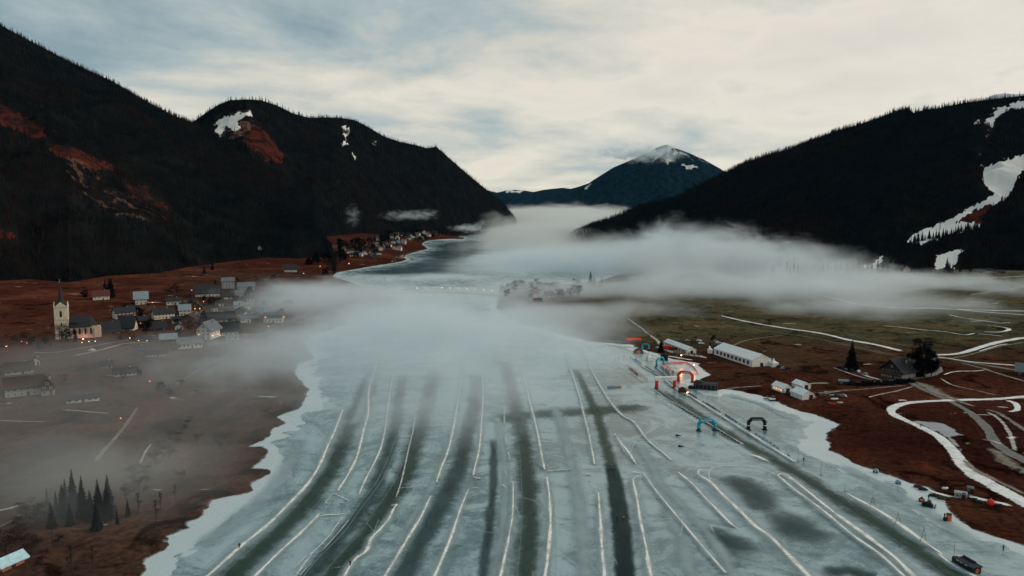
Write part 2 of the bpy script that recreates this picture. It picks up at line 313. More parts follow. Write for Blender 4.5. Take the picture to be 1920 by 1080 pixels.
def slope_mat(name, base, snowy=0.0):
    m, N, L, out = mat_new(name); b = N('ShaderNodeBsdfDiffuse', i_Roughness=0.6)
    tc = N('ShaderNodeNewGeometry')
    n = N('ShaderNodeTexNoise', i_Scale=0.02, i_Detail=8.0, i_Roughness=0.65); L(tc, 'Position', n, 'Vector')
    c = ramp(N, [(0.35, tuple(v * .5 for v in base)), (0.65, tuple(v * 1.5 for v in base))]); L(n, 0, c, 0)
    prev = (c, 0)
    n2 = N('ShaderNodeTexNoise', i_Scale=0.028, i_Detail=8.0, i_Roughness=0.72, i_Distortion=0.5); L(tc, 'Position', n2, 'Vector')
    for key, lo, hi, col in (('red', .66, .80, (0.075, 0.019, 0.012)), ('rock', .74, .80, (0.10, 0.055, 0.043)), ('snow', .53, .57, (0.78, 0.76, 0.72))):
        at = N('ShaderNodeAttribute', attribute_name=key)
        ad = N('ShaderNodeMath', operation='MULTIPLY'); L(at, 'Fac', ad, 0); 
        sc = N('ShaderNodeMath', operation='ADD', i_1=0.25); L(n2, 0, sc, 0); L(sc, 0, ad, 1)
        r_ = ramp(N, [(lo, 0.0), (hi, 1.0)]); L(ad, 0, r_, 0)
        cc = N('ShaderNodeMix', data_type='RGBA', blend_type='MULTIPLY'); cc.inputs[0].default_value = 0.0 if key == 'snow' else 0.6; cc.inputs[6].default_value = col + (1,)
        rv = ramp(N, [(0.3, 0.3), (0.7, 1.6)]); L(n2, 0, rv, 0); L(rv, 0, cc, 7)
        mx = N('ShaderNodeMix', data_type='RGBA'); L(r_, 0, mx, 0); L(prev[0], prev[1], mx, 6); L(cc, 2, mx, 7); prev = (mx, 2)
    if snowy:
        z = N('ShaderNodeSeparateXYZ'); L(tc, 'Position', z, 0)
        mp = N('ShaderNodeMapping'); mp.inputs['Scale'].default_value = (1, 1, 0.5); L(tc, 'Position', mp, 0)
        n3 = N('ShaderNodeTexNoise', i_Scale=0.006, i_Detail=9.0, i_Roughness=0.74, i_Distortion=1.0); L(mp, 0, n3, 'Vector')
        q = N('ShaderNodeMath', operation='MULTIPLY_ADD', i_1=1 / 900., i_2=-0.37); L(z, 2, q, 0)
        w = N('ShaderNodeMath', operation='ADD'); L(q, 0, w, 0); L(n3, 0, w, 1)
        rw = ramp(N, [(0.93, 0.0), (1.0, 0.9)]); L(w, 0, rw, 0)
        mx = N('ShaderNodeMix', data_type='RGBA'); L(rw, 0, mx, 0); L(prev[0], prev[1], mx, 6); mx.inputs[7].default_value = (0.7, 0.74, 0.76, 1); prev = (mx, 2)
    L(prev[0], prev[1], b, 'Color'); bp = N('ShaderNodeBump', i_Strength=0.7, i_Distance=4.0); L(n, 0, bp, 'Height'); L(bp, 0, b, 'Normal'); L(b, 0, out, 0); return m
FOREST_FLOOR = slope_mat('forest floor', (0.009, 0.009, 0.009)); FAR_SLOPE = slope_mat('haze blue forested slope', (0.008, 0.024, 0.036), 1.0)  # far slope's base colour has the blue of distant air painted in
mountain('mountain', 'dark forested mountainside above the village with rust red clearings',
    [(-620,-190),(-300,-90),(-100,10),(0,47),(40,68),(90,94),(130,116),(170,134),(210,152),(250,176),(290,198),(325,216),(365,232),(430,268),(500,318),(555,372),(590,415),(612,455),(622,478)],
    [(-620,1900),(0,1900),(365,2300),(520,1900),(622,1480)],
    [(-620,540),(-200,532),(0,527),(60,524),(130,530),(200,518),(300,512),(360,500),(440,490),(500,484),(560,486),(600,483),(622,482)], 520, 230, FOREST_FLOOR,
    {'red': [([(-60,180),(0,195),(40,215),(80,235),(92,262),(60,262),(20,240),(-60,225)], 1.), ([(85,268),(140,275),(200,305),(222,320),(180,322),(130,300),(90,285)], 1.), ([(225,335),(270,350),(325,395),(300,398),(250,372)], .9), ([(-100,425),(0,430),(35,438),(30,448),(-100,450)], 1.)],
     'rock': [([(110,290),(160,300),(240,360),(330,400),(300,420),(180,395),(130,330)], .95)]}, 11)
mountain('mountain', 'long dark ridge behind the far village with a red and snowy clearing below its top',
    [(240,300),(330,248),(370,223),(385,212),(410,196),(430,188),(462,186),(490,188),(520,198),(550,213),(580,221),(610,220),(640,221),(665,225),(690,238),(720,256),(750,266),(780,272),(800,278),(818,275),(835,290),(860,312),(890,338),(920,362),(945,384),(962,404),(972,420)],
    [(240,3000),(462,2700),(640,3200),(818,3600),(945,3900),(972,4000)],
    [(240,470),(520,470),(590,462),(640,443),(700,432),(760,430),(850,431),(910,427),(972,424)], 520, 200, FOREST_FLOOR,
    {'red': [([(440,230),(470,220),(500,250),(535,290),(530,306),(500,303),(460,270),(448,250)], 1.), ([(500,330),(540,350),(535,370),(505,345)], .75)],
     'rock': [([(400,215),(470,205),(480,240),(440,262),(410,262)], 1.)],
     'snow': [([(403,225),(440,214),(468,208),(472,214),(446,228),(452,240),(436,246),(424,236),(412,262),(405,250)], .85), ([(640,236),(650,234),(656,240),(648,262),(652,272),(642,275),(646,255)], .8), ([(660,285),(664,285),(668,300),(664,302)], .8), ([(700,262),(704,262),(706,272),(702,272)], .7)]}, 23, footY=[(240,1800),(590,1850),(640,2050),(700,2400),(760,2750),(850,3150),(910,3500),(972,3800)])
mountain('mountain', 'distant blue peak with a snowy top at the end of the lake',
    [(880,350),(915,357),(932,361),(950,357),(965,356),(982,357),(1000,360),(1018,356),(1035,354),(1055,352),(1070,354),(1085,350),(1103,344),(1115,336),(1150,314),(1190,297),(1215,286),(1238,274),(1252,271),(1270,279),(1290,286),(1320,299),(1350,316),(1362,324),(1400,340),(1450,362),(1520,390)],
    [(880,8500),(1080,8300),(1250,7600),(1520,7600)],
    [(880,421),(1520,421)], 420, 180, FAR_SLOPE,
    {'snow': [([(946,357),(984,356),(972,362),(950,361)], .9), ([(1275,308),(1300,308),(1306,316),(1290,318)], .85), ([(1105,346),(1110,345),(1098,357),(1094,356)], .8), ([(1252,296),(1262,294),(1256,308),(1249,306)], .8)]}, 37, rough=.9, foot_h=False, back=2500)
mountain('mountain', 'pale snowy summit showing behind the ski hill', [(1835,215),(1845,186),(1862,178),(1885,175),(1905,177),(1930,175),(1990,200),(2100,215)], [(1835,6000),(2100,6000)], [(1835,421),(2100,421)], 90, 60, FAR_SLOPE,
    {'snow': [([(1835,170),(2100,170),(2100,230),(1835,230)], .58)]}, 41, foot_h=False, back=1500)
mountain('mountain', 'dark forested mountainside with a ski run and lift above the plain',
    [(1046,462),(1056,453),(1068,444),(1085,435),(1110,423),(1140,413),(1170,402),(1200,388),(1235,380),(1270,370),(1310,350),(1363,322),(1400,304),(1440,290),(1480,279),(1515,265),(1560,248),(1600,237),(1647,221),(1680,208),(1704,204),(1713,212),(1730,207),(1760,203),(1802,194),(1830,190),(1855,187),(1885,183),(1920,179),(2000,165),(2150,140),(2500,100)],
    [(1046,2350),(1200,2800),(1380,2900),(1700,2750),(1920,2550),(2500,2300)],
    [(1046,466),(1100,467),(1180,462),(1250,470),(1330,480),(1420,488),(1500,498),(1620,506),(1760,506),(1920,508),(2500,512)], 560, 240, FOREST_FLOOR,
    {'snow': [([(1700,455),(1712,441),(1735,431),(1765,418),(1790,405),(1815,390),(1835,380),(1862,365),(1846,345),(1841,312),(1870,303),(1900,295),(1925,290),(1960,285),(1960,322),(1915,322),(1905,345),(1885,375),(1862,383),(1835,390),(1815,402),(1795,414),(1842,418),(1830,428),(1790,438),(1730,458)], 1.), ([(1748,505),(1757,480),(1790,468),(1806,468),(1800,478),(1790,505)], 1.), ([(1604,502),(1640,490),(1655,478),(1660,480),(1650,495),(1630,510)], 1.), ([(1844,236),(1850,222),(1863,215),(1866,200),(1900,196),(1910,188),(1990,175),(1990,205),(1900,203),(1885,210),(1868,222),(1858,238)], 1.), ([(1828,226),(1838,224),(1836,233),(1828,232)], .8),
        ([(1848,256),(1852,240),(1856,240),(1852,260),(1838,285),(1833,286)], .62)],
     'red': [([(1790,414),(1835,388),(1864,382),(1850,400),(1842,420),(1810,420)], 1.), ([(1838,345),(1858,350),(1863,365),(1838,378),(1825,380)], .8), ([(1848,262),(1856,235),(1862,235),(1850,270)], .8)],
     'rock': [([(1400,370),(1450,365),(1450,380),(1400,385)], .5)]}, 53)
# ------------------------------------------------------------------ conifers and the forests on the slopes
def tree_mesh(name, h, r, tiers, pts, seed, mats, skirt=0.10, ragged=0.35):
    rng = random.Random(seed); bm = bmesh.new()
    def ring(z, rad, n, ph=0): return [bm.verts.new((math.cos(ph + 2 * math.pi * k / n) * rad, math.sin(ph + 2 * math.pi * k / n) * rad, z)) for k in range(n)]
    a, b = ring(-1.0, r * .09, 5), ring(h * .7, r * .03, 5)
    for k in range(5): bm.faces.new((a[k], a[(k + 1) % 5], b[(k + 1) % 5], b[k]))
    for i in range(tiers):
        f = i / (tiers - 1); zt = h * (skirt + (1 - skirt) * (f * .93 + .10)); zt = min(zt, h)
        rad = r * (1 - f) ** .85 * rng.uniform(.85, 1.1) + r * .07; drop = h / tiers * rng.uniform(1.0, 1.5)
        top = bm.verts.new((rng.uniform(-.02, .02) * r, rng.uniform(-.02, .02) * r, zt)); ph = rng.random() * 6; prev = None; first = None; n = pts * 2
        vs = []
        for k in range(n):
            q = 2 * math.pi * k / n + ph + rng.uniform(-.15, .15); rr = rad * (rng.uniform(1 - ragged, 1.05) if k % 2 == 0 else rng.uniform(.35, .6))
            vs.append(bm.verts.new((math.cos(q) * rr, math.sin(q) * rr, zt - drop * (rng.uniform(.8, 1.2) if k % 2 == 0 else .6))))
        for k in range(n): fc = bm.faces.new((top, vs[k], vs[(k + 1) % n])); fc.material_index = 1
    me = bpy.data.meshes.new(name); bm.to_mesh(me); bm.free()
    for m in mats: me.materials.append(m)
    return me
def simple_mat(name, col, rough=.9, var=None, spec=.2, sc=1.0, bump=0.0):
    m, N, L, out = mat_new(name); ck = 'Color' if spec < .15 else 'Base Color'
    if spec < .15: b = N('ShaderNodeBsdfDiffuse', i_Roughness=.5)
    else: b = N('ShaderNodeBsdfPrincipled', i_Roughness=rough); b.inputs['Specular IOR Level'].default_value = spec
    b.inputs[ck].default_value = tuple(col) + (1,)
    if var:
        tc = N('ShaderNodeNewGeometry'); n = N('ShaderNodeTexNoise', i_Scale=sc, i_Detail=5.0, i_Roughness=.65); L(tc, 'Position', n, 'Vector')
        r_ = ramp(N, [(.3, tuple(c * (1 - var) for c in col)), (.7, tuple(min(1, c * (1 + var)) for c in col))]); L(n, 0, r_, 0); L(r_, 0, b, ck)
        if bump: bp = N('ShaderNodeBump', i_Strength=bump, i_Distance=.1); L(n, 0, bp, 'Height'); L(bp, 0, b, 'Normal')
    L(b, 0, out, 0); return m
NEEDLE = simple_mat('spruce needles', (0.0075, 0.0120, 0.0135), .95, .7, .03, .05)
BROWNTW = simple_mat('bare larch twigs', (0.022, 0.013, 0.010), .95, .6, .05, .05)
BARK = simple_mat('bark', (0.05, 0.036, 0.028), .95, .4, .1, 2.0)
FAR_TREES = [tree_mesh('spruce_tree', 21, 3.6, 8, 6, 1, [BARK, NEEDLE]), tree_mesh('spruce_tree', 25, 3.4, 9, 6, 2, [BARK, NEEDLE], .06), tree_mesh('spruce_tree', 17, 3.4, 7, 5, 3, [BARK, NEEDLE], .04), tree_mesh('larch_tree', 20, 3.8, 7, 5, 4, [BARK, BROWNTW], .2, .5)]
rngF = np.random.default_rng(7)
def sample_slope(M, spacing, lo=0.0, hi=1.06, xr=(-120, 2040)):
    V, nu = M['V'], M['nu']; nvv = V.shape[1]
    e1 = V[1:, :-1] - V[:-1, :-1]; e2 = V[:-1, 1:] - V[:-1, :-1]; area = np.abs(e1[..., 0] * e2[..., 1] - e1[..., 1] * e2[..., 0])
    cnt = rngF.poisson(area / spacing ** 2).ravel(); idx = np.repeat(np.arange(len(cnt)), cnt); i, j = idx // (nvv - 1), idx % (nvv - 1)
    fu, fv = rngF.random(len(idx)), rngF.random(len(idx))
    p = V[i, j] * ((1 - fu) * (1 - fv))[:, None] + V[i + 1, j] * (fu * (1 - fv))[:, None] + V[i, j + 1] * ((1 - fu) * fv)[:, None] + V[i + 1, j + 1] * (fu * fv)[:, None]
    ix, iy = M['ix'][i, j], M['iy'][i, j]; clear = np.maximum(np.maximum(M['acc']['snow'][i, j] * 1.2, M['acc']['red'][i, j]), M['acc']['rock'][i, j] * .75)
    sn = M['acc']['snow'] * 1.2; sn = np.maximum.reduce([np.roll(np.roll(sn, a_, 0), b_, 1) for a_ in (-1, 0, 1) for b_ in (-2, -1, 0, 1)]); clear = np.maximum(clear, sn[i, j] * .93)
    s = j / (M['nv'] - 1) * 1.03 - 0.03
    ok = (ix > xr[0]) & (ix < xr[1]) & (s > lo) & (s < hi) & (rngF.random(len(idx)) > clear) & (p[:, 2] > H(p[:, 0], p[:, 1]) - 1)
    return p[ok]
pts = []
for lab, sp in (('dark forested mountainside above the village with rust red clearings', 6.2), ('long dark ridge behind the far village with a red and snowy clearing below its top', 9.0), ('dark forested mountainside with a ski run and lift above the plain', 7.6)):
    pts.append(sample_slope(MTN[lab], sp))
FP = np.concatenate(pts); print('forest trees', len(FP))
FVAR = np.where(fbm(FP[:, 0] / 130, FP[:, 1] / 130, 3, 61) + rngF.random(len(FP)) * .3 > .80, 3, rngF.integers(0, 3, len(FP)))
FKIND = np.concatenate([np.full(len(p_), k_) for p_, k_ in zip(pts, (.60, .78, .82))])
FSC = FKIND * rngF.uniform(.55, 1.2, len(FP)) * (0.8 + .4 * fbm(FP[:, 0] / 60, FP[:, 1] / 60, 2, 62))
# the 300 trees that show largest stand on their own; the rest of the wood is one mass
near = np.argsort((FP[:, 1] / FSC) + np.where((FP[:, 0] / FP[:, 1] < -.74) | (FP[:, 0] / FP[:, 1] > .74), 5000, 0))[:130]
FROT = rngF.random(len(FP)) * 6.28
TREE_OBS = []
for k in near:
    v = int(FVAR[k]); nm = 'larch_tree' if v == 3 else 'spruce_tree'
    o = link(nm, FAR_TREES[v]); o.location = FP[k]; o.rotation_euler.z = FROT[k]; o.scale = (FSC[k],) * 3; TREE_OBS.append(o)
    tag(o, 'bare brown larch on the lower edge of the mountain forest' if v == 3 else 'dark spruce on the lower edge of the mountain forest', 'tree', 'larches along the forest edge' if v == 3 else 'spruces along the forest edge')
rest = np.ones(len(FP), bool); rest[near] = False
def forest(points, var, sc, rot, name, label):
    me = bpy.data.meshes.new(name); me.vertices.add(len(points)); me.vertices.foreach_set('co', np.ascontiguousarray(points, dtype=np.float32).ravel())
    fattr(me, 'tscale', sc); fattr(me, 'trot', rot)
    a = me.attributes.new('tvar', 'INT', 'POINT'); a.data.foreach_set('value', np.ascontiguousarray(var, dtype=np.int32)); me.update()
    o = link(name, me); tag(o, label, kind='stuff')
    ng = bpy.data.node_groups.new(name, 'GeometryNodeTree'); ng.interface.new_socket('Geometry', in_out='INPUT', socket_type='NodeSocketGeometry'); ng.interface.new_socket('Geometry', in_out='OUTPUT', socket_type='NodeSocketGeometry')
    nd, lk = ng.nodes, ng.links; gi, go = nd.new('NodeGroupInput'), nd.new('NodeGroupOutput')
    iop = nd.new('GeometryNodeInstanceOnPoints'); iop.inputs['Pick Instance'].default_value = True; j = nd.new('GeometryNodeGeometryToInstance')
    srcs = []
    for v in range(4):
        src = next((q for q in TREE_OBS if q.data == FAR_TREES[v]), None) or TREE_OBS[0]
        oi = nd.new('GeometryNodeObjectInfo'); oi.inputs['Object'].default_value = src; oi.inputs['As Instance'].default_value = False; srcs.append(oi)
    for oi in reversed(srcs): lk.new(oi.outputs['Geometry'], j.inputs[0])
    def att(n, t):
        q = nd.new('GeometryNodeInputNamedAttribute'); q.data_type = t; q.inputs[0].default_value = n; return q.outputs['Attribute']
    cx = nd.new('ShaderNodeCombineXYZ'); lk.new(att('trot', 'FLOAT'), cx.inputs[2]); cs = nd.new('ShaderNodeCombineXYZ'); sc_ = att('tscale', 'FLOAT')
    for q in range(3): lk.new(sc_, cs.inputs[q])
    lk.new(gi.outputs[0], iop.inputs['Points']); lk.new(j.outputs[0], iop.inputs['Instance']); lk.new(att('tvar', 'INT'), iop.inputs['Instance Index'])
    lk.new(cx.outputs[0], iop.inputs['Rotation']); lk.new(cs.outputs[0], iop.inputs['Scale']); lk.new(iop.outputs[0], go.inputs[0])
    md = o.modifiers.new('forest', 'NODES'); md.node_group = ng; return o
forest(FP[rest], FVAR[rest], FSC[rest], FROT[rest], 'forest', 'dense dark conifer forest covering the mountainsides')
# ------------------------------------------------------------------ tracks, lanes and roads lying on the ice and the meadows
def strip_mat(name, col, edge=0.35, alpha=1.0, nscale=0.6, ragged=0.5, rough=0.85, var=0.15, spec=.3, gaps=0.0, col2=None, vary=0.0):
    m, N, L, out = mat_new(name); b = N('ShaderNodeBsdfPrincipled', i_Roughness=rough); b.inputs['Specular IOR Level'].default_value = spec
    tc = N('ShaderNodeNewGeometry'); u = N('ShaderNodeAttribute', attribute_name='edge')
    n = N('ShaderNodeTexNoise', i_Scale=nscale, i_Detail=6.0, i_Roughness=.65); L(tc, 'Position', n, 'Vector')
    c = ramp(N, [(.3, tuple(v * (1 - var) for v in (col2 or col))), (.7, tuple(min(1, v * (1 + var)) for v in col))]); L(n, 0, c, 0); L(c, 0, b, 'Base Color')
    nn = N('ShaderNodeMath', operation='MULTIPLY_ADD', i_1=ragged * 2, i_2=-ragged); L(n, 0, nn, 0); a = N('ShaderNodeMath', operation='ADD'); L(u, 'Fac', a, 0); L(nn, 0, a, 1)
    r = N('ShaderNodeMapRange', interpolation_type='SMOOTHSTEP'); r.inputs[1].default_value = 0.02; r.inputs[2].default_value = max(edge, .03); r.inputs[4].default_value = alpha; L(a, 0, r, 0); al = r
    if gaps:
        g = N('ShaderNodeTexNoise', i_Scale=0.06, i_Detail=4.0); L(tc, 'Position', g, 'Vector'); q = N('ShaderNodeMapRange'); q.inputs[1].default_value = gaps - .06; q.inputs[2].default_value = gaps + .06; L(g, 0, q, 0)
        mm = N('ShaderNodeMath', operation='MULTIPLY'); L(r, 0, mm, 0); L(q, 0, mm, 1); al = mm
    if vary:
        g2 = N('ShaderNodeTexNoise', i_Scale=0.22, i_Detail=5.0); L(tc, 'Position', g2, 'Vector'); q2 = N('ShaderNodeMapRange'); q2.inputs[1].default_value = .36; q2.inputs[2].default_value = .54; q2.inputs[3].default_value = 1 - vary; q2.inputs[4].default_value = 1; L(g2, 0, q2, 0)
        m2 = N('ShaderNodeMath', operation='MULTIPLY'); L(al, 0, m2, 0); L(q2, 0, m2, 1); al = m2
    L(al, 0, b, 'Alpha'); L(b, 0, out, 0); return m
def catmull(p, step):
    p = np.array(p, float); q = np.vstack([2 * p[0] - p[1], p, 2 * p[-1] - p[-2]]); o = []
    for i in range(1, len(q) - 2):
        n = max(1, int(np.linalg.norm(q[i + 1] - q[i]) / step)); t = np.linspace(0, 1, n, endpoint=False)[:, None]
        o.append(.5 * ((2 * q[i]) + (-q[i - 1] + q[i + 1]) * t + (2 * q[i - 1] - 5 * q[i] + 4 * q[i + 1] - q[i + 2]) * t ** 2 + (-q[i - 1] + 3 * q[i] - 3 * q[i + 1] + q[i + 2]) * t ** 3))
    o.append(q[-2:-1]); return np.vstack(o)
LAYER = [0]
def ribbon(name, label, px, w, mat, step=2.0, off=None, wob=0.12, kind='structure', lift=0.0, taper=True, lat=0.0):
    """px: points of the photograph on the ground, or (px, py, width); w metres"""
    LAYER[0] += 1; z0 = (0.004 * LAYER[0] if off is None else off)
    g = np.array([G(p[0], p[1])[:2] for p in px]); ww = np.array([p[2] if len(p) > 2 else w for p in px], float)
    d = np.r_[0, np.cumsum(np.linalg.norm(np.diff(g, axis=0), axis=1))]; c = catmull(g, step)
    dc = np.r_[0, np.cumsum(np.linalg.norm(np.diff(c, axis=0), axis=1))]; W_ = np.interp(dc / dc[-1] * d[-1], d, ww)
    T = np.gradient(c, axis=0); T /= np.linalg.norm(T, axis=1)[:, None] + 1e-9; Nn = np.stack([-T[:, 1], T[:, 0]], 1)
    W_ = W_ * (.80 if name == 'snow_ridge' else 1)
    s = float(len(name) + LAYER[0]); c = c + Nn * ((fbm(dc / 14, dc * 0 + s, 3, 8)[:, None] - .5) * np.minimum(W_, 3)[:, None] * .22)
    W_ = W_ * (1 + (fbm(dc / 6, dc * 0 + s, 3, 12) - .5) * 2 * wob)
    us = np.linspace(-1, 1, 7); fade = .7 if name != 'ice_lane' or dc[-1] < 9 * W_.mean() else 3.0
    e0 = dc / np.maximum(W_, .5) / fade; e0 = e0 if px[-1][1] > 1070 else np.minimum(e0, (dc[-1] - dc) / np.maximum(W_, .5) / fade)
    if not taper: e0 = np.full(len(dc), 9.)
    c = c + Nn * lat
    V = c[:, None, :] + Nn[:, None, :] * (us[None, :, None] * W_[:, None, None] / 2); x, y = V[..., 0], V[..., 1]
    z = H(x.ravel(), y.ravel()).reshape(x.shape) + z0 + lift * (1 - us[None, :] ** 2)
    me = np_mesh(name, np.stack([x, y, z], -1).reshape(-1, 3), grid_faces(len(c), 7))
    fattr(me, 'edge', np.minimum(1 - np.abs(us)[None, :] + 0 * x, e0[:, None]).ravel())
    o = link(name, me, mat); tag(o, label, kind=kind); return o
def patch(name, label, px, mat, off=None, soft=4.0):
    LAYER[0] += 1; z0 = (0.004 * LAYER[0] if off is None else off); g = np.array([G(*p)[:2] for p in px]); lo, hi = g.min(0) - 3, g.max(0) + 3
    nx, ny = 70, 70; X, Y = np.meshgrid(np.linspace(lo[0], hi[0], nx), np.linspace(lo[1], hi[1], ny), indexing='ij'); x, y = X.ravel(), Y.ravel()
    d = dist_poly(x, y, g); d = np.where(inside(x, y, g), d, -d); me = np_mesh(name, np.stack([x, y, H(x, y) + z0], 1), grid_faces(nx, ny))
    fattr(me, 'edge', np.clip(d / soft, -1, 1)); o = link(name, me, mat); tag(o, label, kind='structure'); return o
M_DARK = strip_mat('swept dark ice', (0.030, 0.058, 0.041), .95, .82, .16, .6, .3, .45, .03)
M_DEEP = strip_mat('black ice', (0.012, 0.034, 0.034), .55, .82, .12, .25, .25, .4, .03)
M_DARK2 = strip_mat('grey dark ice', (0.042, 0.075, 0.072), .9, .8, .08, .4, .3, .45, .03)
M_FROST = strip_mat('frosted ice', (0.33, 0.42, 0.43), 1.0, .72, .09, .35, .5, .2, .3)
M_RIDGE = strip_mat('swept snow ridge', (0.86, 0.83, 0.77), .6, 1, 1.9, .95, .9, .08, .1, vary=.4)
M_THIN = strip_mat('thin snow line', (0.66, 0.68, 0.67), .8, .9, 1.2, .8, .9, .12, .1, vary=.5)
M_BROK = strip_mat('broken snow line', (0.62, 0.65, 0.65), .8, .75, .9, .6, .9, .12, .1, gaps=.46)
M_SCRATCH = strip_mat('blade scratch', (0.42, 0.50, 0.50), .9, .6, 1.2, .4, .9, .12, .1)
M_SNOWT = strip_mat('groomed snow', (0.80, 0.78, 0.75), .3, 1, .9, .42, .9, .16, .1, vary=.25)
M_DIRTY = strip_mat('old dirty snow', (0.46, 0.42, 0.36), .6, .9, .5, .7, .9, .3, .1)
M_ROAD = strip_mat('worn grey road', (0.17, 0.16, 0.15), .25, 1, .4, .3, .9, .25, .1)
M_TRACK = strip_mat('muddy wheel track', (0.27, 0.23, 0.18), .8, .75, .35, .7, .9, .35, .1)
M_PATH = strip_mat('beige path', (0.20, 0.165, 0.12), .5, .9, .3, .5, .9, .3, .1)
M_PUD = strip_mat('frozen puddle', (0.27, 0.28, 0.30), .35, 1, .15, .9, .35, .12, .3)
M_BAY = strip_mat('dark teal bay ice', (0.012, 0.048, 0.058), .9, .94, .018, .45, .2, .45, .12, col2=(0.03, 0.09, 0.10))
patch('bay_ice', 'dark teal ice of the open bay before the far village', [(628,514),(665,508),(700,502),(740,494),(775,486),(762,478),(795,470),(800,458),(840,453),(885,450),(925,455),(930,470),(900,490),(880,505),(860,516),(760,522),(680,520)], M_BAY, soft=90.0)
# dark swept lanes first, then frost, then snow lines
for lab, px, w, m in [
    ('dark skating lane curving along the left shore', [(702,690),(685,735),(668,775),(650,815),(632,855),(603,905),(565,955),(510,1010),(455,1060),(425,1090)], 14, M_DARK),
    ('second dark skating lane from the left shore', [(756,700),(750,735),(745,770),(738,815),(725,860),(702,915),(672,965),(628,1020),(575,1085)], 9, M_DARK2),
    ('wide dark skating lane left of the middle', [(815,690),(808,725),(800,760),(785,810),(772,855),(752,905),(722,950),(690,1000),(645,1050),(615,1090)], 13, M_DARK),
    ('dark skating lane in the left middle', [(895,700),(890,745),(882,790),(868,850),(848,905),(825,950),(800,1000),(770,1050),(752,1090)], 11, M_DARK2),
    ('dark lane in the middle of the lake', [(945,670),(953,705),(962,740),(975,800),(985,850),(990,910),(992,970),(990,1030),(984,1095)], 12, M_DARK),
    ('narrow dark lane by the middle', [(925,820),(925,900),(918,980),(905,1090)], 5, M_DARK2),
    ('broad dark patch of smooth ice across the lanes', [(905,790,14),(960,782,22),(1040,775,26),(1120,770,26),(1190,765,20),(1225,768,10)], 20, M_DARK),
    ('black ice lane where skaters glide', [(1078,690,6),(1100,735,7),(1122,785,7.5),(1135,830,7.5),(1148,880,8),(1158,935,8),(1166,990,8),(1172,1040,8),(1176,1095,8)], 8, M_DARK),
    ('black ice in the skaters lane', [(1145,868,6),(1153,905,7.5),(1160,950,7.5),(1166,1000,7.5),(1171,1050,7.5),(1174,1095,7.5)], 8, M_DEEP),
    ('dark race lane inside the barriers', [(1230,728,9),(1290,765,10),(1350,805,10),(1420,845,11),(1480,880,12),(1545,920,12),(1610,960,13),(1680,1005,13),(1745,1050,13),(1800,1090,13)], 12, M_DARK),
    ('dark patch of clear ice beside the race lane', [(1440,950,10),(1475,975,22),(1500,1000,24),(1515,1030,12)], 18, M_DARK2),
    ('dark patch of clear ice between the snow lines', [(1325,985,8),(1370,1020,20),(1410,1045,22),(1440,1052,8)], 16, M_DARK2),
    ('dark ice streak at the lower edge', [(1530,1078),(1590,1070),(1640,1085)], 9, M_DARK2),
    ('dark ice inside the loop', [(1345,890,8),(1385,905,18),(1420,935,22),(1430,965,10)], 14, M_DARK2)]:
    ribbon('ice_lane', lab, px, w, m, step=4, wob=.14)
    if w > 9 and m is M_DARK:
        for lt in (-.72, -.60, .56, .70, -.2, .27): ribbon('skate_scratch', 'fine line scraped along a dark skating lane', [q[:2] for q in px], .32 if abs(lt) > .5 else .2, M_SCRATCH, step=3, lat=lt * w)
for i, (px, w) in enumerate([([(1040,760),(1062,830),(1078,900),(1090,980),(1098,1085)], 9), ([(930,780),(945,860),(948,940),(940,1010),(925,1090)], 6), ([(1195,830),(1225,880),(1250,940),(1275,1010),(1300,1090)], 8), ([(1570,870),(1640,905),(1720,950),(1800,1000),(1880,1050)], 10), ([(560,820),(540,880),(500,930),(440,980),(370,1030)], 12), ([(840,830),(815,900),(780,960),(740,1030)], 5), ([(1490,790),(1420,755),(1360,742)], 8), ([(700,700),(680,760),(660,800)], 10), ([(1230,900),(1290,960),(1350,1030),(1380,1090)], 7)]):
    ribbon('frost_streak', 'pale frosted streak on the lake ice', px, w, M_FROST, step=5)
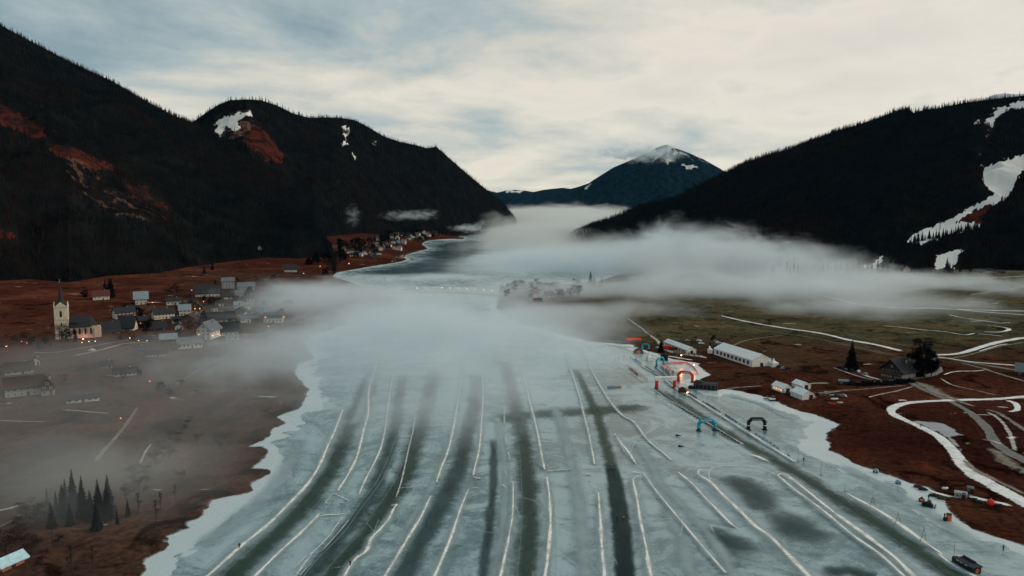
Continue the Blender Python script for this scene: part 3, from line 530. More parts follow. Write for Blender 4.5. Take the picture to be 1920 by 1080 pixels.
for lab, px, w, m in [
    ('long snow ridge curving off the left shore', [(643,768,1.2),(627,810,1.5),(615,837,1.6),(597,877,1.8),(575,910,2),(542,945,2),(505,982,2),(450,1027,1.9),(388,1082,1.9)], 2, M_RIDGE),
    ('faint far end of the snow ridge from the left shore', [(705,632),(690,660),(672,690),(662,720),(656,752)], 1.2, M_BROK),
    ('second snow line with a kink', [(718,640,1),(704,690,1.1),(692,730,1.2),(691,772,1.4),(684,800,1.6),(678,825,1.8),(670,855,1.5),(655,887,1.5),(633,922,1.5)], 1.4, M_RIDGE),
    ('third snow line', [(742,670),(734,720),(727,767),(722,805),(714,840),(701,870),(687,897),(672,930)], 1.0, M_RIDGE),
    ('lower run of the second snow line', [(600,964,.8),(580,984,1.3),(555,1008,1.5),(525,1035,1.5),(478,1082,1.5)], 1.4, M_RIDGE),
    ('hooked snow mark', [(656,941),(640,933),(625,927),(617,936),(611,944),(628,945),(648,943)], .7, M_THIN),
    ('short snow bar', [(656,937),(672,933)], .6, M_RIDGE),
    ('snow bar across the lane', [(595,970),(615,966),(634,966),(653,963)], .8, M_RIDGE),
    ('thin forked snow line', [(643,970),(628,990),(615,1008),(592,1032),(570,1048),(549,1068)], .8, M_THIN),
    ('second prong of the forked snow line', [(588,1034),(572,1056),(552,1084)], .9, M_THIN),
    ('parallel faint snow line', [(655,975),(632,1003),(603,1035),(562,1080)], .6, M_BROK),
    ('snow line left of the middle, far part', [(788,720),(782,760),(776,800),(768,835),(762,862),(752,905),(742,935)], .8, M_THIN),
    ('ragged snow line left of the middle', [(745,945,1.2),(737,958,1.6),(729,975,1.2),(712,995,1.6),(697,1010,2.0),(687,1034,1.6),(668,1048,1.6),(655,1065,1.4),(645,1084,1.4)], 1.4, M_RIDGE),
    ('short snow bar by the ragged line', [(731,950),(746,946)], .8, M_RIDGE),
    ('snow line in the left middle, far part', [(869,660,.6),(866,695,.7),(863,725,.8),(856,772,1),(848,815,1.2),(839,850,1.2),(827,880,1.2),(818,906,1.2)], 1.2, M_RIDGE),
    ('snow line in the left middle', [(808,930,.9),(792,965,1.3),(773,997,1.5),(755,1027,1.6),(720,1084,1.6)], 1.5, M_RIDGE),
    ('small snow bars at the crossing', [(792,915),(804,911)], .6, M_RIDGE),
    ('smudge of snow at the crossing', [(780,932),(793,932),(805,929)], .9, M_BROK),
    ('middle snow line, far part', [(905,700,.8),(906,740,.9),(903,790,1),(899,840,1.1),(892,872,1.1),(887,894,1.1)], 1.1, M_RIDGE),
    ('middle snow line', [(879,917,.8),(862,960,1.2),(846,1008,1.5),(830,1047,1.5),(814,1084,1.5)], 1.4, M_RIDGE),
    ('snow bar turning off the middle line', [(887,895),(896,898),(907,899)], .7, M_RIDGE), ('snow bar below the crossing', [(881,916),(900,916)], .6, M_RIDGE),
    ('thin snow line beside the middle lane, far part', [(944,745),(946,790),(949,830),(955,862),(950,880),(947,892)], .9, M_BROK),
    ('snow line beside the middle lane', [(962,905,.5),(962,940,.9),(960,975,1.1),(956,997,.6),(952,1020,1.2),(945,1052,1.4),(938,1084,1.4)], 1.2, M_RIDGE),
    ('curved smudge of snow', [(933,912),(942,910),(951,919)], 1.0, M_THIN),
    ('snow line right of the dark middle lane', [(978,685,.7),(985,715,.9),(994,755,1),(1005,800,1.1),(1012,835,1.2),(1017,862,1.2),(1021,883,1.2)], 1.1, M_RIDGE),
    ('lower snow line right of the dark middle lane', [(1025,896,.9),(1029,920,1.2),(1032,960,1.4),(1031,1005,1.5),(1027,1045,1.5),(1021,1084,1.5)], 1.3, M_RIDGE),
    ('cross bar of snow', [(1022,885),(1045,883),(1070,881),(1075,878)], .55, M_RIDGE), ('faint cross bar of snow', [(1030,895),(1044,892)], .5, M_THIN),
    ('far snow line beside the black ice lane', [(1060,660,.6),(1072,700,.8),(1087,745,.9),(1094,775,.9),(1103,810,1),(1109,840,1),(1115,873,1.1)], 1, M_RIDGE),
    ('snow line beside the black ice lane', [(1122,925,.8),(1125,965,1.1),(1127,1000,1.5),(1130,1040,1.7),(1134,1084,1.7)], 1.4, M_RIDGE),
    ('short bar at the end of the far snow line', [(1100,879),(1115,875)], .6, M_THIN), ('white smear at the crossing', [(1092,892),(1103,890),(1113,893)], 1.1, M_RIDGE),
    ('half circle scratched in the snow', [(1121,898),(1112,902),(1109,909),(1114,916),(1124,919)], .5, M_THIN),
    ('long snow line running toward the race track', [(1087,652,.5),(1100,675,.7),(1116,708,.9),(1130,732,.9),(1147,758,1),(1167,780,1),(1185,790,1.2),(1197,803,.9),(1212,824,.9),(1230,840,1),(1240,847,1.4),(1259,865,.7)], 1, M_RIDGE),
    ('bright wedge of snow right of the black ice', [(1152,813,.5),(1160,826,1.2),(1171,840,1.5),(1181,853,1.7),(1190,868,1.6),(1193,872,.8)], 1.5, M_RIDGE), ('fork of the snow wedge', [(1156,818),(1163,832),(1171,850)], .7, M_THIN),
    ('tongue of snow at the lane crossing', [(1184,885,1.4),(1194,888,1.6),(1205,889,1.2)], 1.5, M_RIDGE),
    ('long straight snow line to the lower right', [(1206,888,.7),(1230,922,.9),(1247,943,.9),(1265,965,1),(1302,1009,1),(1330,1042,.9),(1361,1077,.7)], 1, M_RIDGE),
    ('snow ridge right of the black ice', [(1201,893,.5),(1188,899,.8),(1188,908,1.2),(1194,935,1.4),(1200,972,1.6),(1207,1008,1.6),(1213,1037,1),(1215,1052,2),(1221,1086,1.8)], 1.5, M_RIDGE),
    ('snow line between the right lanes', [(1270,886,.8),(1285,898,1.6),(1300,911,1.2),(1320,933,1.1),(1337,950,1.4),(1352,966,1.5),(1370,984,1.2),(1389,997,.6)], 1.3, M_RIDGE),
    ('bold snow ridge curving down from the loop', [(1322,881,.7),(1311,883,.9),(1310,891,1),(1320,898,1.6),(1334,907,2.0),(1355,930,2.0),(1387,960,2.2),(1417,990,2.3),(1442,1007,2.6),(1475,1040,2.5),(1517,1084,2.4)], 2.2, M_RIDGE),
    ('thin white loop of the turning lane', [(1332,903),(1329,892),(1333,882),(1345,877),(1370,875),(1400,875),(1425,879),(1442,886),(1455,893)], .7, M_THIN),
    ('inner snow ridge of the long narrow loop', [(1486,903,1),(1476,897,.9),(1464,890,.9),(1459,893,.9),(1465,899,1),(1490,920,1.2),(1515,938,1.3),(1550,965,1.5),(1600,1007,1.7),(1650,1042,1.8),(1696,1084,1.8)], 1.5, M_RIDGE),
    ('outer snow ridge of the long narrow loop', [(1462,889,.9),(1475,892,1.2),(1499,911,1.6),(1525,932,1.9),(1556,957,2),(1587,980,2.2),(1620,1003,2.4),(1650,1026,2.4),(1680,1050,2.4),(1714,1084,2.2)], 2, M_RIDGE),
    ('snow ridge beside the dark race lane', [(1588,927,.8),(1606,937,1.6),(1621,945,2.1),(1650,961,2.3),(1682,982,2.5),(1710,1002,2.3),(1738,1022,1.8),(1770,1044,1.2)], 2.2, M_RIDGE),
    ('short snow ridge leading to the black kiosk', [(1758,1040,.9),(1778,1056,1.1),(1800,1070,1.4),(1830,1084,1.5)], 1.2, M_RIDGE),
    ('faint far stretch of the race lane edge', [(1500,880),(1530,893),(1560,910),(1585,926)], .7, M_BROK),
    ('splash of snow beyond the loop', [(1362,858,1),(1378,857,3),(1394,855,1)], 3, M_BROK), ('curved smear of snow beyond the loop', [(1404,854,1.2),(1418,857,2.4),(1432,863,2.4),(1443,868,1)], 2, M_RIDGE),
    ('curved shore track of snow', [(1100,648,.8),(1112,656,1),(1125,662,1),(1138,667,1)], 1, M_RIDGE),
    ('white edge left of the race lane', [(1150,680,.5),(1190,705,.6),(1228,733,.7),(1255,752,.8),(1280,766,.8),(1315,787,.9),(1352,810,.9),(1395,836,1.2)], .9, M_THIN),
    ('bold white edge right of the race lane', [(1185,670,.5),(1208,689,.6),(1237,706,.8),(1268,730,1),(1292,743,1.1),(1345,776,1.2),(1397,809,1.4),(1449,842,1.6),(1475,858,1.8),(1489,867,1.8),(1498,867,1)], 1.2, M_RIDGE),
    ('faint drag mark left of the race lane', [(1140,682),(1200,724),(1260,765),(1310,795),(1370,835),(1430,878)], .5, M_SCRATCH), ('faint drag mark right of the race lane', [(1325,745),(1397,790),(1460,826),(1520,858),(1580,890)], .6, M_DARK2)]:
    if m is M_RIDGE: ribbon('frost_streak', 'soft frost drifted beside a snow ridge', [q[:2] for q in px], max(w, 1) * 4.2, M_FROST, step=4, wob=.3)
    ribbon('snow_ridge' if m is M_RIDGE else 'snow_line', lab, px, w, m, step=1.2, wob=.5, lift=.03 if m is M_RIDGE else 0.0)
rs = random.Random(5)
for k in range(70):                    # skate scratches and small drifts
    x0, y0 = rs.uniform(560, 1720), rs.uniform(700, 1075)
    if x0 < 560 + (y0 - 700) * -.6 + 120 or x0 > 1180 + (y0 - 700) * 1.35: continue
    L0 = rs.uniform(15, 70); q = rs.uniform(-.5, .5) if rs.random() < .6 else rs.uniform(1, 2)
    ribbon('skate_scratch', 'thin white skate scratch on the ice', [(x0, y0), (x0 + L0 * .5 * math.cos(q), y0 + L0 * .3 * math.sin(q) + rs.uniform(-3, 3)), (x0 + L0 * math.cos(q), y0 + L0 * .6 * math.sin(q))], rs.uniform(.25, .6), M_SCRATCH if k % 3 else M_BROK, step=2)
LAYER[0] = 10
for nm, lab, px, w, m in [
    ('gravel_patch', '', [(1706,716),(1733,723),(1765,740),(1790,752)], 12, M_TRACK),
    ('puddle', '', None, 0, None),
    ('ski_track', 'white cross country ski track looping on the meadow', [(1960,740,5),(1920,744,4.5),(1870,748,4.5),(1803,750,4),(1732,753,4),(1700,756,4.5),(1680,761,5.5),(1671,769,5.5),(1677,778,5),(1693,786,5),(1725,800,5),(1754,815,4.8),(1774,831,5),(1788,846,5.5),(1801,864,6),(1818,884,6.5),(1846,902,7.5),(1878,920,7.5),(1925,944,7),(1960,962,7)], 5, M_SNOWT),
    ('ski_track', 'start of the ski track loop', [(1682,751),(1692,750),(1702,752)], 2.5, M_SNOWT),
    ('road', 'grey lane running across the meadow to the lower right', [(1690,705,4),(1706,716,4),(1733,731,4),(1772,748,4),(1811,768,4.2),(1835,787,4.6),(1852,806,5),(1868,830,5.2),(1895,850,6),(1935,872,6)], 4.5, M_ROAD),
    ('road', 'grey road past the hotel and round the big tree', [(1640,716,3),(1680,713,4),(1706,711,5),(1732,706,5),(1752,701,5),(1762,694,4.5),(1758,686,4),(1750,678,4),(1752,672,4),(1775,672,4),(1820,680,4),(1880,690,4),(1940,700,4)], 4.5, M_ROAD),
    ('ski_track', 'white ski track reaching the dark shed', [(1756,669,2),(1785,673,2.6),(1817,678,3),(1860,682,3.4),(1904,685,3.4)], 3, M_SNOWT),
    ('road', 'grey side road toward the shed', [(1800,680,3),(1844,691,4),(1870,700,5),(1900,709,4),(1940,720,4)], 4, M_TRACK),
    ('snow_line', 'snow along the edge of the side road', [(1769,703),(1785,698),(1803,696),(1825,696),(1848,694)], 1.5, M_RIDGE),
    ('snow_line', 'long snow scrap slanting over the red meadow', [(1763,709,1.4),(1775,717,1.6),(1789,723,1.2),(1830,732,.8),(1850,737,1),(1873,742,.8)], 1.4, M_DIRTY),
    ('ski_track', 'broad white ski track coming out of the fog', [(1352,592,3),(1400,603,3.6),(1469,615,4.2),(1520,622,4.6),(1553,628,5),(1589,637,5.5),(1640,646,5.5),(1690,658,5.5)], 5, M_SNOWT),
    ('snow_line', 'thin path beside the broad ski track', [(1350,606),(1400,616),(1497,629),(1560,641),(1630,655),(1678,667)], 1.6, M_PATH), ('snow_line', 'second thin path beside the ski track', [(1575,645),(1610,653),(1660,664)], 1.4, M_PATH),
    ('snow_line', 'thin dirt path behind the ski track', [(1582,625),(1620,634),(1665,642),(1710,651)], 1.3, M_PATH),
    ('ski_track', 'broad white ski track bending up to the right edge', [(1748,665,5),(1775,665,5),(1803,662,5),(1833,653,5.5),(1855,646,5.5),(1885,639,6),(1925,633,6),(1960,630,6)], 5.5, M_SNOWT),
    ('road', 'dirt road below the bending ski track', [(1760,672),(1789,671),(1830,662),(1872,650),(1925,641)], 2.5, M_TRACK), ('snow_line', 'strip of snow beside the dirt road', [(1835,659),(1852,654),(1872,648),(1890,645)], 1.6, M_RIDGE),
    ('ski_track', 'long white ski track crossing the far plain', [(1545,556,3),(1575,562,4),(1610,571,4.5),(1660,576,5),(1706,578,5),(1750,578,5),(1790,580,4.5),(1860,582,4.5),(1940,584,4.5)], 5, M_SNOWT), ('ski_track', 'branch of the far ski track', [(1792,580),(1830,584),(1870,587),(1940,592)], 3.5, M_SNOWT),
    ('snow_line', 'curved snow track on the plain', [(1778,590),(1800,595),(1825,599),(1856,603)], 2.2, M_RIDGE), ('snow_line', 'snow strip on the plain', [(1818,603),(1845,602),(1875,606),(1896,605)], 2, M_RIDGE),
    ('snow_line', 'long snow track left of the hairpin', [(1654,611),(1690,614),(1733,619),(1770,622),(1800,627),(1811,628),(1828,625)], 2.2, M_RIDGE), ('snow_line', 'snow strip below the hairpin', [(1832,626),(1855,628),(1884,631)], 1.8, M_RIDGE),
    ('snow_line', 'white hairpin of the ski track', [(1844,622,1.8),(1868,623,2.2),(1885,621,3.5),(1892,618,4),(1886,615,3),(1870,612,1.6),(1850,611,1)], 2.5, M_SNOWT), ('snow_line', 'faint track leading to the hairpin', [(1680,606),(1720,611),(1780,618),(1842,622)], 1.4, M_PATH),
    ('snow_line', 'wavy snow track on the far plain', [(1690,546),(1731,541),(1766,537),(1800,535),(1819,532),(1842,524),(1870,520)], 4, M_DIRTY), ('snow_line', 'bright snow edge at the foot of the ski hill', [(1797,522,4),(1846,521,5),(1881,520,4),(1940,516,4)], 4, M_RIDGE),
    ('snow_line', 'snow track in the far right of the plain', [(1819,553),(1840,550),(1863,546),(1899,541),(1940,532)], 3.5, M_DIRTY), ('snow_line', 'short snow strip on the far plain', [(1816,566),(1860,569),(1872,568)], 2.6, M_RIDGE), ('snow_line', 'small snow strip above the ski track', [(1778,572),(1800,573),(1824,575)], 2.6, M_RIDGE),
    ('snow_line', 'faint wave of snow in the mist', [(1590,563),(1640,560),(1690,563),(1740,568),(1790,561)], 2, M_DIRTY), ('snow_line', 'misty field path', [(1500,545),(1560,548),(1620,552),(1700,548),(1760,556)], 2, M_DIRTY),
    ('snow_line', 'snow edge left of the parking place', [(1561,689,1),(1580,696,1.6),(1600,703,1.6),(1620,709,1.6),(1640,713,1.4)], 1.5, M_DIRTY), ('snow_line', 'thick snow bank beside the parked cars', [(1614,701,1.6),(1630,707,2.6),(1652,713,2.4)], 2.4, M_RIDGE),
    ('snow_line', 'snow scrap behind the parking place', [(1617,684),(1630,683),(1642,684)], 1.3, M_RIDGE), ('road', 'pale track on top of the dark bank', [(1603,719),(1640,716),(1664,715),(1700,712)], 2, M_TRACK),
    ('road', 'muddy track from the tents to the hotel', [(1500,737,3),(1530,738,6),(1560,735,4),(1587,732,3),(1620,730,2.5),(1653,727,2.5),(1702,723,2)], 3, M_TRACK), ('snow_line', 'snowy tyre track near the lane', [(1627,746),(1650,740),(1680,734),(1713,725)], 1.4, M_DIRTY),
    ('snow_line', 'snow strip behind the tents', [(1511,722),(1530,719),(1556,719)], 1.3, M_RIDGE), ('snow_line', 'snow strip left of the tents', [(1360,730),(1400,726),(1432,724)], 1.2, M_DIRTY),
    ('snow_line', 'tyre tracks right of the lane', [(1850,773),(1868,782),(1883,797),(1896,820),(1904,846)], 2.2, M_DIRTY), ('snow_line', 'muddy tyre track at the right edge', [(1845,768),(1870,774),(1905,796),(1940,822)], 3.5, M_TRACK),
    ('ski_track', 'short white spur below the ski track', [(1889,751,3),(1900,755,3.4),(1907,762,3.6),(1905,770,3),(1890,773,2)], 3.4, M_SNOWT), ('snow_line', 'pale blotch on the red meadow', [(1862,762),(1880,764),(1892,765)], 3, M_DIRTY), ('snow_line', 'splash of snow on the tyre tracks', [(1886,822),(1896,822),(1906,820)], 3, M_RIDGE),
    ('gravel_patch', 'trampled grey ground inside the bend', [(1850,840,3),(1868,848,8),(1888,866,9),(1912,880,8),(1940,892,8)], 8, M_TRACK), ('road', 'pale verge inside the ski track', [(1806,862,3),(1826,880,4),(1860,898,3.5),(1895,915,3),(1930,932,2)], 3, M_TRACK),
    ('gravel_patch', 'trampled pale ground where lane and tracks meet', [(1712,716,4),(1735,724,8),(1760,738,9),(1795,752,6),(1830,764,4)], 7, M_TRACK), ('snow_line', 'ragged snow between lane and loop', [(1840,823),(1862,828),(1880,835)], 3, M_DIRTY),
    ('snow_line', 'snow on the festival ground', [(1230,650,4),(1255,658,7),(1280,664,8),(1310,668,6),(1326,672,3)], 6, M_DIRTY), ('snow_line', 'white slush by the festival tents', [(1248,668,2),(1275,672,3),(1300,676,2)], 2.5, M_RIDGE),
    ('snow_line', 'path of walkers coming from the fog', [(1175,596,1.5),(1190,607,2),(1203,616,2.4),(1215,626,2.8),(1230,637,3.5),(1240,648,4)], 3, M_DIRTY), ('road', 'track behind the festival tents', [(1350,656,2),(1375,648,2.5),(1395,640,3),(1425,634,2),(1470,629,2)], 2.5, M_PATH),
    ('snow_line', 'snow along the shore by the barns', [(1092,640,1.5),(1120,643,2.5),(1150,647,3.5),(1185,651,3),(1215,662,3),(1245,673,2)], 3, M_RIDGE),
    ('snow_line', 'snow bank at the boat landing', [(1733,915,1),(1750,924,2.2),(1775,931,2.5),(1800,935,2)], 2.2, M_RIDGE), ('snow_line', 'snow on the shore path', [(1812,930,3),(1835,937,3.4),(1860,942,3),(1885,947,3),(1900,951,1.5)], 3, M_RIDGE),
    ('snow_line', 'snow rows at the foot of the ski hill', [(1720,517),(1770,513),(1830,512),(1890,510),(1940,508)], 3, M_DIRTY), ('snow_line', 'snow strip before the valley houses', [(1690,511),(1705,512),(1714,515)], 3, M_RIDGE),
    ('path', 'grey field path on the left bank', [(178,868,2.5),(186,858,2.5),(198,843,2.6),(213,826,2.6),(230,805,2.4),(246,784,2.2),(258,764,2)], 2.5, M_PATH), ('path', 'pale path beside the village houses', [(330,722),(380,690),(425,667),(445,652),(460,643),(488,630),(512,618),(532,608)], 2.4, M_PATH),
    ('snow_line', 'thin snow strip on the left meadow', [(115,770),(140,771),(170,774),(208,777)], 1.3, M_DIRTY), ('snow_line', 'thin snow strip at the left edge', [(-20,789),(25,791),(60,792),(92,792)], 1.3, M_DIRTY),
    ('snow_line', 'slanting snow scrap near the shore woods', [(261,873),(268,860),(274,847),(285,833)], 1.1, M_DIRTY), ('path', 'pale farm track at the left edge', [(-20,964),(15,956),(42,949),(72,942)], 2.2, M_DIRTY), ('path', 'lower farm track at the left edge', [(-20,1000),(10,985),(30,974),(50,963)], 1.4, M_PATH),
    ('road', 'road in front of the church', [(60,662),(100,662),(140,656),(180,649),(225,641),(280,634),(340,640)], 4, M_PATH), ('road', 'road through the lower village', [(140,668),(190,657),(235,645),(280,643)], 2.5, M_DIRTY),
    ('snow_line', 'snow strip above the shore', [(427,655),(440,655),(452,657)], 1.5, M_DIRTY), ('snow_line', 'snow strip near the shore mist', [(492,654),(515,655),(545,655)], 1.5, M_DIRTY), ('snow_line', 'snow scrap among the reeds', [(284,920),(296,921),(308,919)], 1.2, M_DIRTY), ('snow_line', 'snow scrap by the reeds', [(368,921),(382,920),(396,920)], .9, M_DIRTY), ('snow_line', 'snow scrap in the reeds', [(434,919),(445,918)], .9, M_DIRTY),
    ('snow_line', 'snow scrap in the dark grass', [(192,957),(205,956),(220,957)], 1.2, M_DIRTY), ('snow_line', 'snow scrap near the hut', [(138,978),(156,979)], 1.3, M_DIRTY), ('snow_line', 'snow scrap by the shore grass', [(298,979),(314,978)], 1.3, M_DIRTY), ('snow_line', 'frozen pool on the left bank', [(472,746,2),(490,745,5),(512,746,5),(527,744,2)], 4, M_FROST)]:
    if px is None: patch('puddle', 'grey frozen puddle inside the ski loop', [(1700,789),(1722,789),(1750,791),(1775,796),(1790,806),(1806,816),(1798,818),(1785,822),(1800,832),(1806,842),(1803,850),(1790,838),(1776,822),(1752,808),(1722,796)], M_PUD)
    else: ribbon(nm, lab or 'trampled ground by the lane', px, w, m, step=2.5, off=0.02 + 0.004 * LAYER[0] + (0.14 if px[0][0] < 620 else 0), wob=.3, lift=.06 if m in (M_RIDGE, M_SNOWT) else 0)
# ------------------------------------------------------------------ builder for small solid things
class MB:
    def __init__(s): s.v = []; s.f = []; s.m = []
    def quadbox(s, c, size, mi=0, rz=0, rx=0, ry=0, taper=1.0):
        hx, hy, hz = size[0] / 2, size[1] / 2, size[2] / 2; M = Matrix.Rotation(rz, 3, 'Z') @ Matrix.Rotation(ry, 3, 'Y') @ Matrix.Rotation(rx, 3, 'X'); n = len(s.v)
        for dx, dy, dz in ((-1,-1,-1),(1,-1,-1),(1,1,-1),(-1,1,-1),(-1,-1,1),(1,-1,1),(1,1,1),(-1,1,1)):
            k = taper if dz > 0 else 1; p = M @ Vector((dx * hx * k, dy * hy * k, dz * hz)); s.v.append((p.x + c[0], p.y + c[1], p.z + c[2]))
        for q in ((0,3,2,1),(4,5,6,7),(0,1,5,4),(1,2,6,5),(2,3,7,6),(3,0,4,7)): s.f.append(tuple(n + a for a in q)); s.m.append(mi)
        return s
    def poly(s, pts, mi=0): n = len(s.v); s.v += [tuple(p) for p in pts]; s.f.append(tuple(range(n, n + len(pts)))); s.m.append(mi); return s
    def prism(s, pts2, y0, y1, mi=0):           # profile in x,z extruded along y
        n = len(s.v); k = len(pts2); s.v += [(p[0], y0, p[1]) for p in pts2] + [(p[0], y1, p[1]) for p in pts2]
        s.f.append(tuple(n + i for i in range(k))); s.m.append(mi); s.f.append(tuple(n + k + i for i in range(k))[::-1]); s.m.append(mi)
        for i in range(k): j = (i + 1) % k; s.f.append((n + j, n + i, n + k + i, n + k + j)); s.m.append(mi)
        return s
    def tube(s, path, r, n=8, mi=0, cap=True):
        P_ = [Vector(p) for p in path]; rr = r if isinstance(r, (list, tuple)) else [r] * len(P_); rings = []
        for i, p in enumerate(P_):
            a = P_[max(i - 1, 0)]; b = P_[min(i + 1, len(P_) - 1)]; t = (b - a).normalized(); u = t.cross(Vector((0, 1, 0))); 
            if u.length < .1: u = t.cross(Vector((1, 0, 0)))
            u.normalize(); w = t.cross(u); k = 1.0
            if 0 < i < len(P_) - 1: k = 1 / max(.5, math.cos((P_[i] - a).angle(b - P_[i]) / 2))
            st = len(s.v)
            for q in range(n): an = 2 * math.pi * q / n; o = u * math.cos(an) * k + w * math.sin(an); s.v.append(tuple(p + o * rr[i]))
            rings.append(st)
        for a, b in zip(rings, rings[1:]):
            for q in range(n): s.f.append((a + q, a + (q + 1) % n, b + (q + 1) % n, b + q)); s.m.append(mi)
        if cap: s.f.append(tuple(rings[0] + q for q in range(n))[::-1]); s.m.append(mi); s.f.append(tuple(rings[-1] + q for q in range(n))); s.m.append(mi)
        return s
    def ball(s, c, r, mi=0, n=8, sq=(1, 1, 1)):
        st = len(s.v); m = n // 2 + 1
        for i in range(m + 1):
            a = math.pi * i / m
            for j in range(n): b = 2 * math.pi * j / n; s.v.append((c[0] + r * sq[0] * math.sin(a) * math.cos(b), c[1] + r * sq[1] * math.sin(a) * math.sin(b), c[2] + r * sq[2] * math.cos(a)))
        for i in range(m):
            for j in range(n): s.f.append((st + i * n + j, st + (i + 1) * n + j, st + (i + 1) * n + (j + 1) % n, st + i * n + (j + 1) % n)); s.m.append(mi)
        return s
    def mesh(s, name, mats, sm=False):
        me = bpy.data.meshes.new(name); me.from_pydata(s.v, [], s.f)
        for m in mats: me.materials.append(m)
        me.polygons.foreach_set('material_index', s.m); me.polygons.foreach_set('use_smooth', [sm] * len(s.f)); me.update(); return me
    def ob(s, name, mats, parent=None, sm=False):
        mats = mats if isinstance(mats, (list, tuple)) else [mats]; return link(name, s.mesh(name, mats, sm), None, parent)
def empty(name, loc, rz=0, label=None, cat=None, group=None):
    o = bpy.data.objects.new(name, None); COL.objects.link(o); o.location = loc; o.rotation_euler = (0, 0, rz); tag(o, label, cat, group); return o
CHILD = {}
def copy_tree(o, loc=None, rz=None, label=None, sc=None, parent=None):
    c = o.copy(); COL.objects.link(c)
    if parent is not None: c.parent = parent
    if loc is not None: c.location = loc
    if rz is not None: c.rotation_euler[2] = rz
    if sc is not None: c.scale = (sc,) * 3 if not isinstance(sc, tuple) else sc
    if label: c['label'] = label
    for ch in [x for x in ALLC(o)]: copy_tree(ch, parent=c)
    return c
def ALLC(o): return [x for x in COL.objects if x.parent is o] if o.name not in CHILD else CHILD[o.name]
def freeze(o):                          # remember the children of a thing before it is copied many times
    CHILD[o.name] = [x for x in COL.objects if x.parent == o]
    for x in CHILD[o.name]: freeze(x)
    return o
def emit_mat(name, col, st):
    m, N, L, out = mat_new(name); e = N('ShaderNodeEmission', i_Strength=st); e.inputs[0].default_value = col + (1,); L(e, 0, out, 0)
    try: m.cycles.emission_sampling = 'NONE'
    except Exception: pass
    return m
def mpx(px, py): return G(px, py)[1] / F_PX          # metres per photograph pixel at that spot
C_ = dict(white=(.62,.58,.52), cream=(.58,.50,.38), grey=(.30,.31,.31), stone=(.34,.31,.27), wood=(.085,.042,.026), dwood=(.035,.022,.017), droof=(.024,.026,.030), groof=(.13,.15,.165), broof=(.20,.24,.27), redroof=(.10,.028,.020), brroof=(.055,.035,.028), snow=(.68,.71,.73), blue=(.25,.36,.42), black=(.012,.014,.015), red=(.75,.045,.02), orange=(.62,.16,.05), teal=(.02,.30,.42), metal=(.25,.26,.27), glass=(.02,.025,.03), pink=(.60,.40,.32), canvas=(.80,.77,.71), tentroof=(.86,.84,.79), skin=(.45,.27,.19), dark=(.02,.022,.026), yellow=(.6,.55,.05), blueroof=(.42,.62,.68), brick=(.42,.14,.07))
MT = {}
def mt(k):
    if k not in MT: MT[k] = simple_mat(k, C_[k], .35 if k in ('glass', 'metal') else .8, .22 if k not in ('glass', 'black') else None, .5 if k == 'glass' else .25, .9)
    return MT[k]
WARM = emit_mat('warm lit window', (1.0, .52, .22), .9); LAMP = emit_mat('lamp glow', (1.0, .50, .22), 7.0); LAMPW = emit_mat('white lamp glow', (1.0, .82, .55), 5.0); LAMPR = emit_mat('red lamp glow', (1.0, .10, .04), 6.0)
def window(parent, c, w, h, axis, lit=False, big=True):
    b = MB(); s = (w, .12, h) if axis == 'y' else (.12, w, h); b.quadbox(c, s, 0)
    k = .05 * (1 if (c[1] if axis == 'y' else c[0]) > 0 else -1); c2 = (c[0], c[1] + k, c[2]) if axis == 'y' else (c[0] + k, c[1], c[2])
    s2 = (w * .8, .12, h * .82) if axis == 'y' else (.12, w * .8, h * .82); b.quadbox(c2, s2, 1)
    return b.ob('window', [mt('white') if not lit else mt('wood'), WARM if lit else mt('glass')], parent)
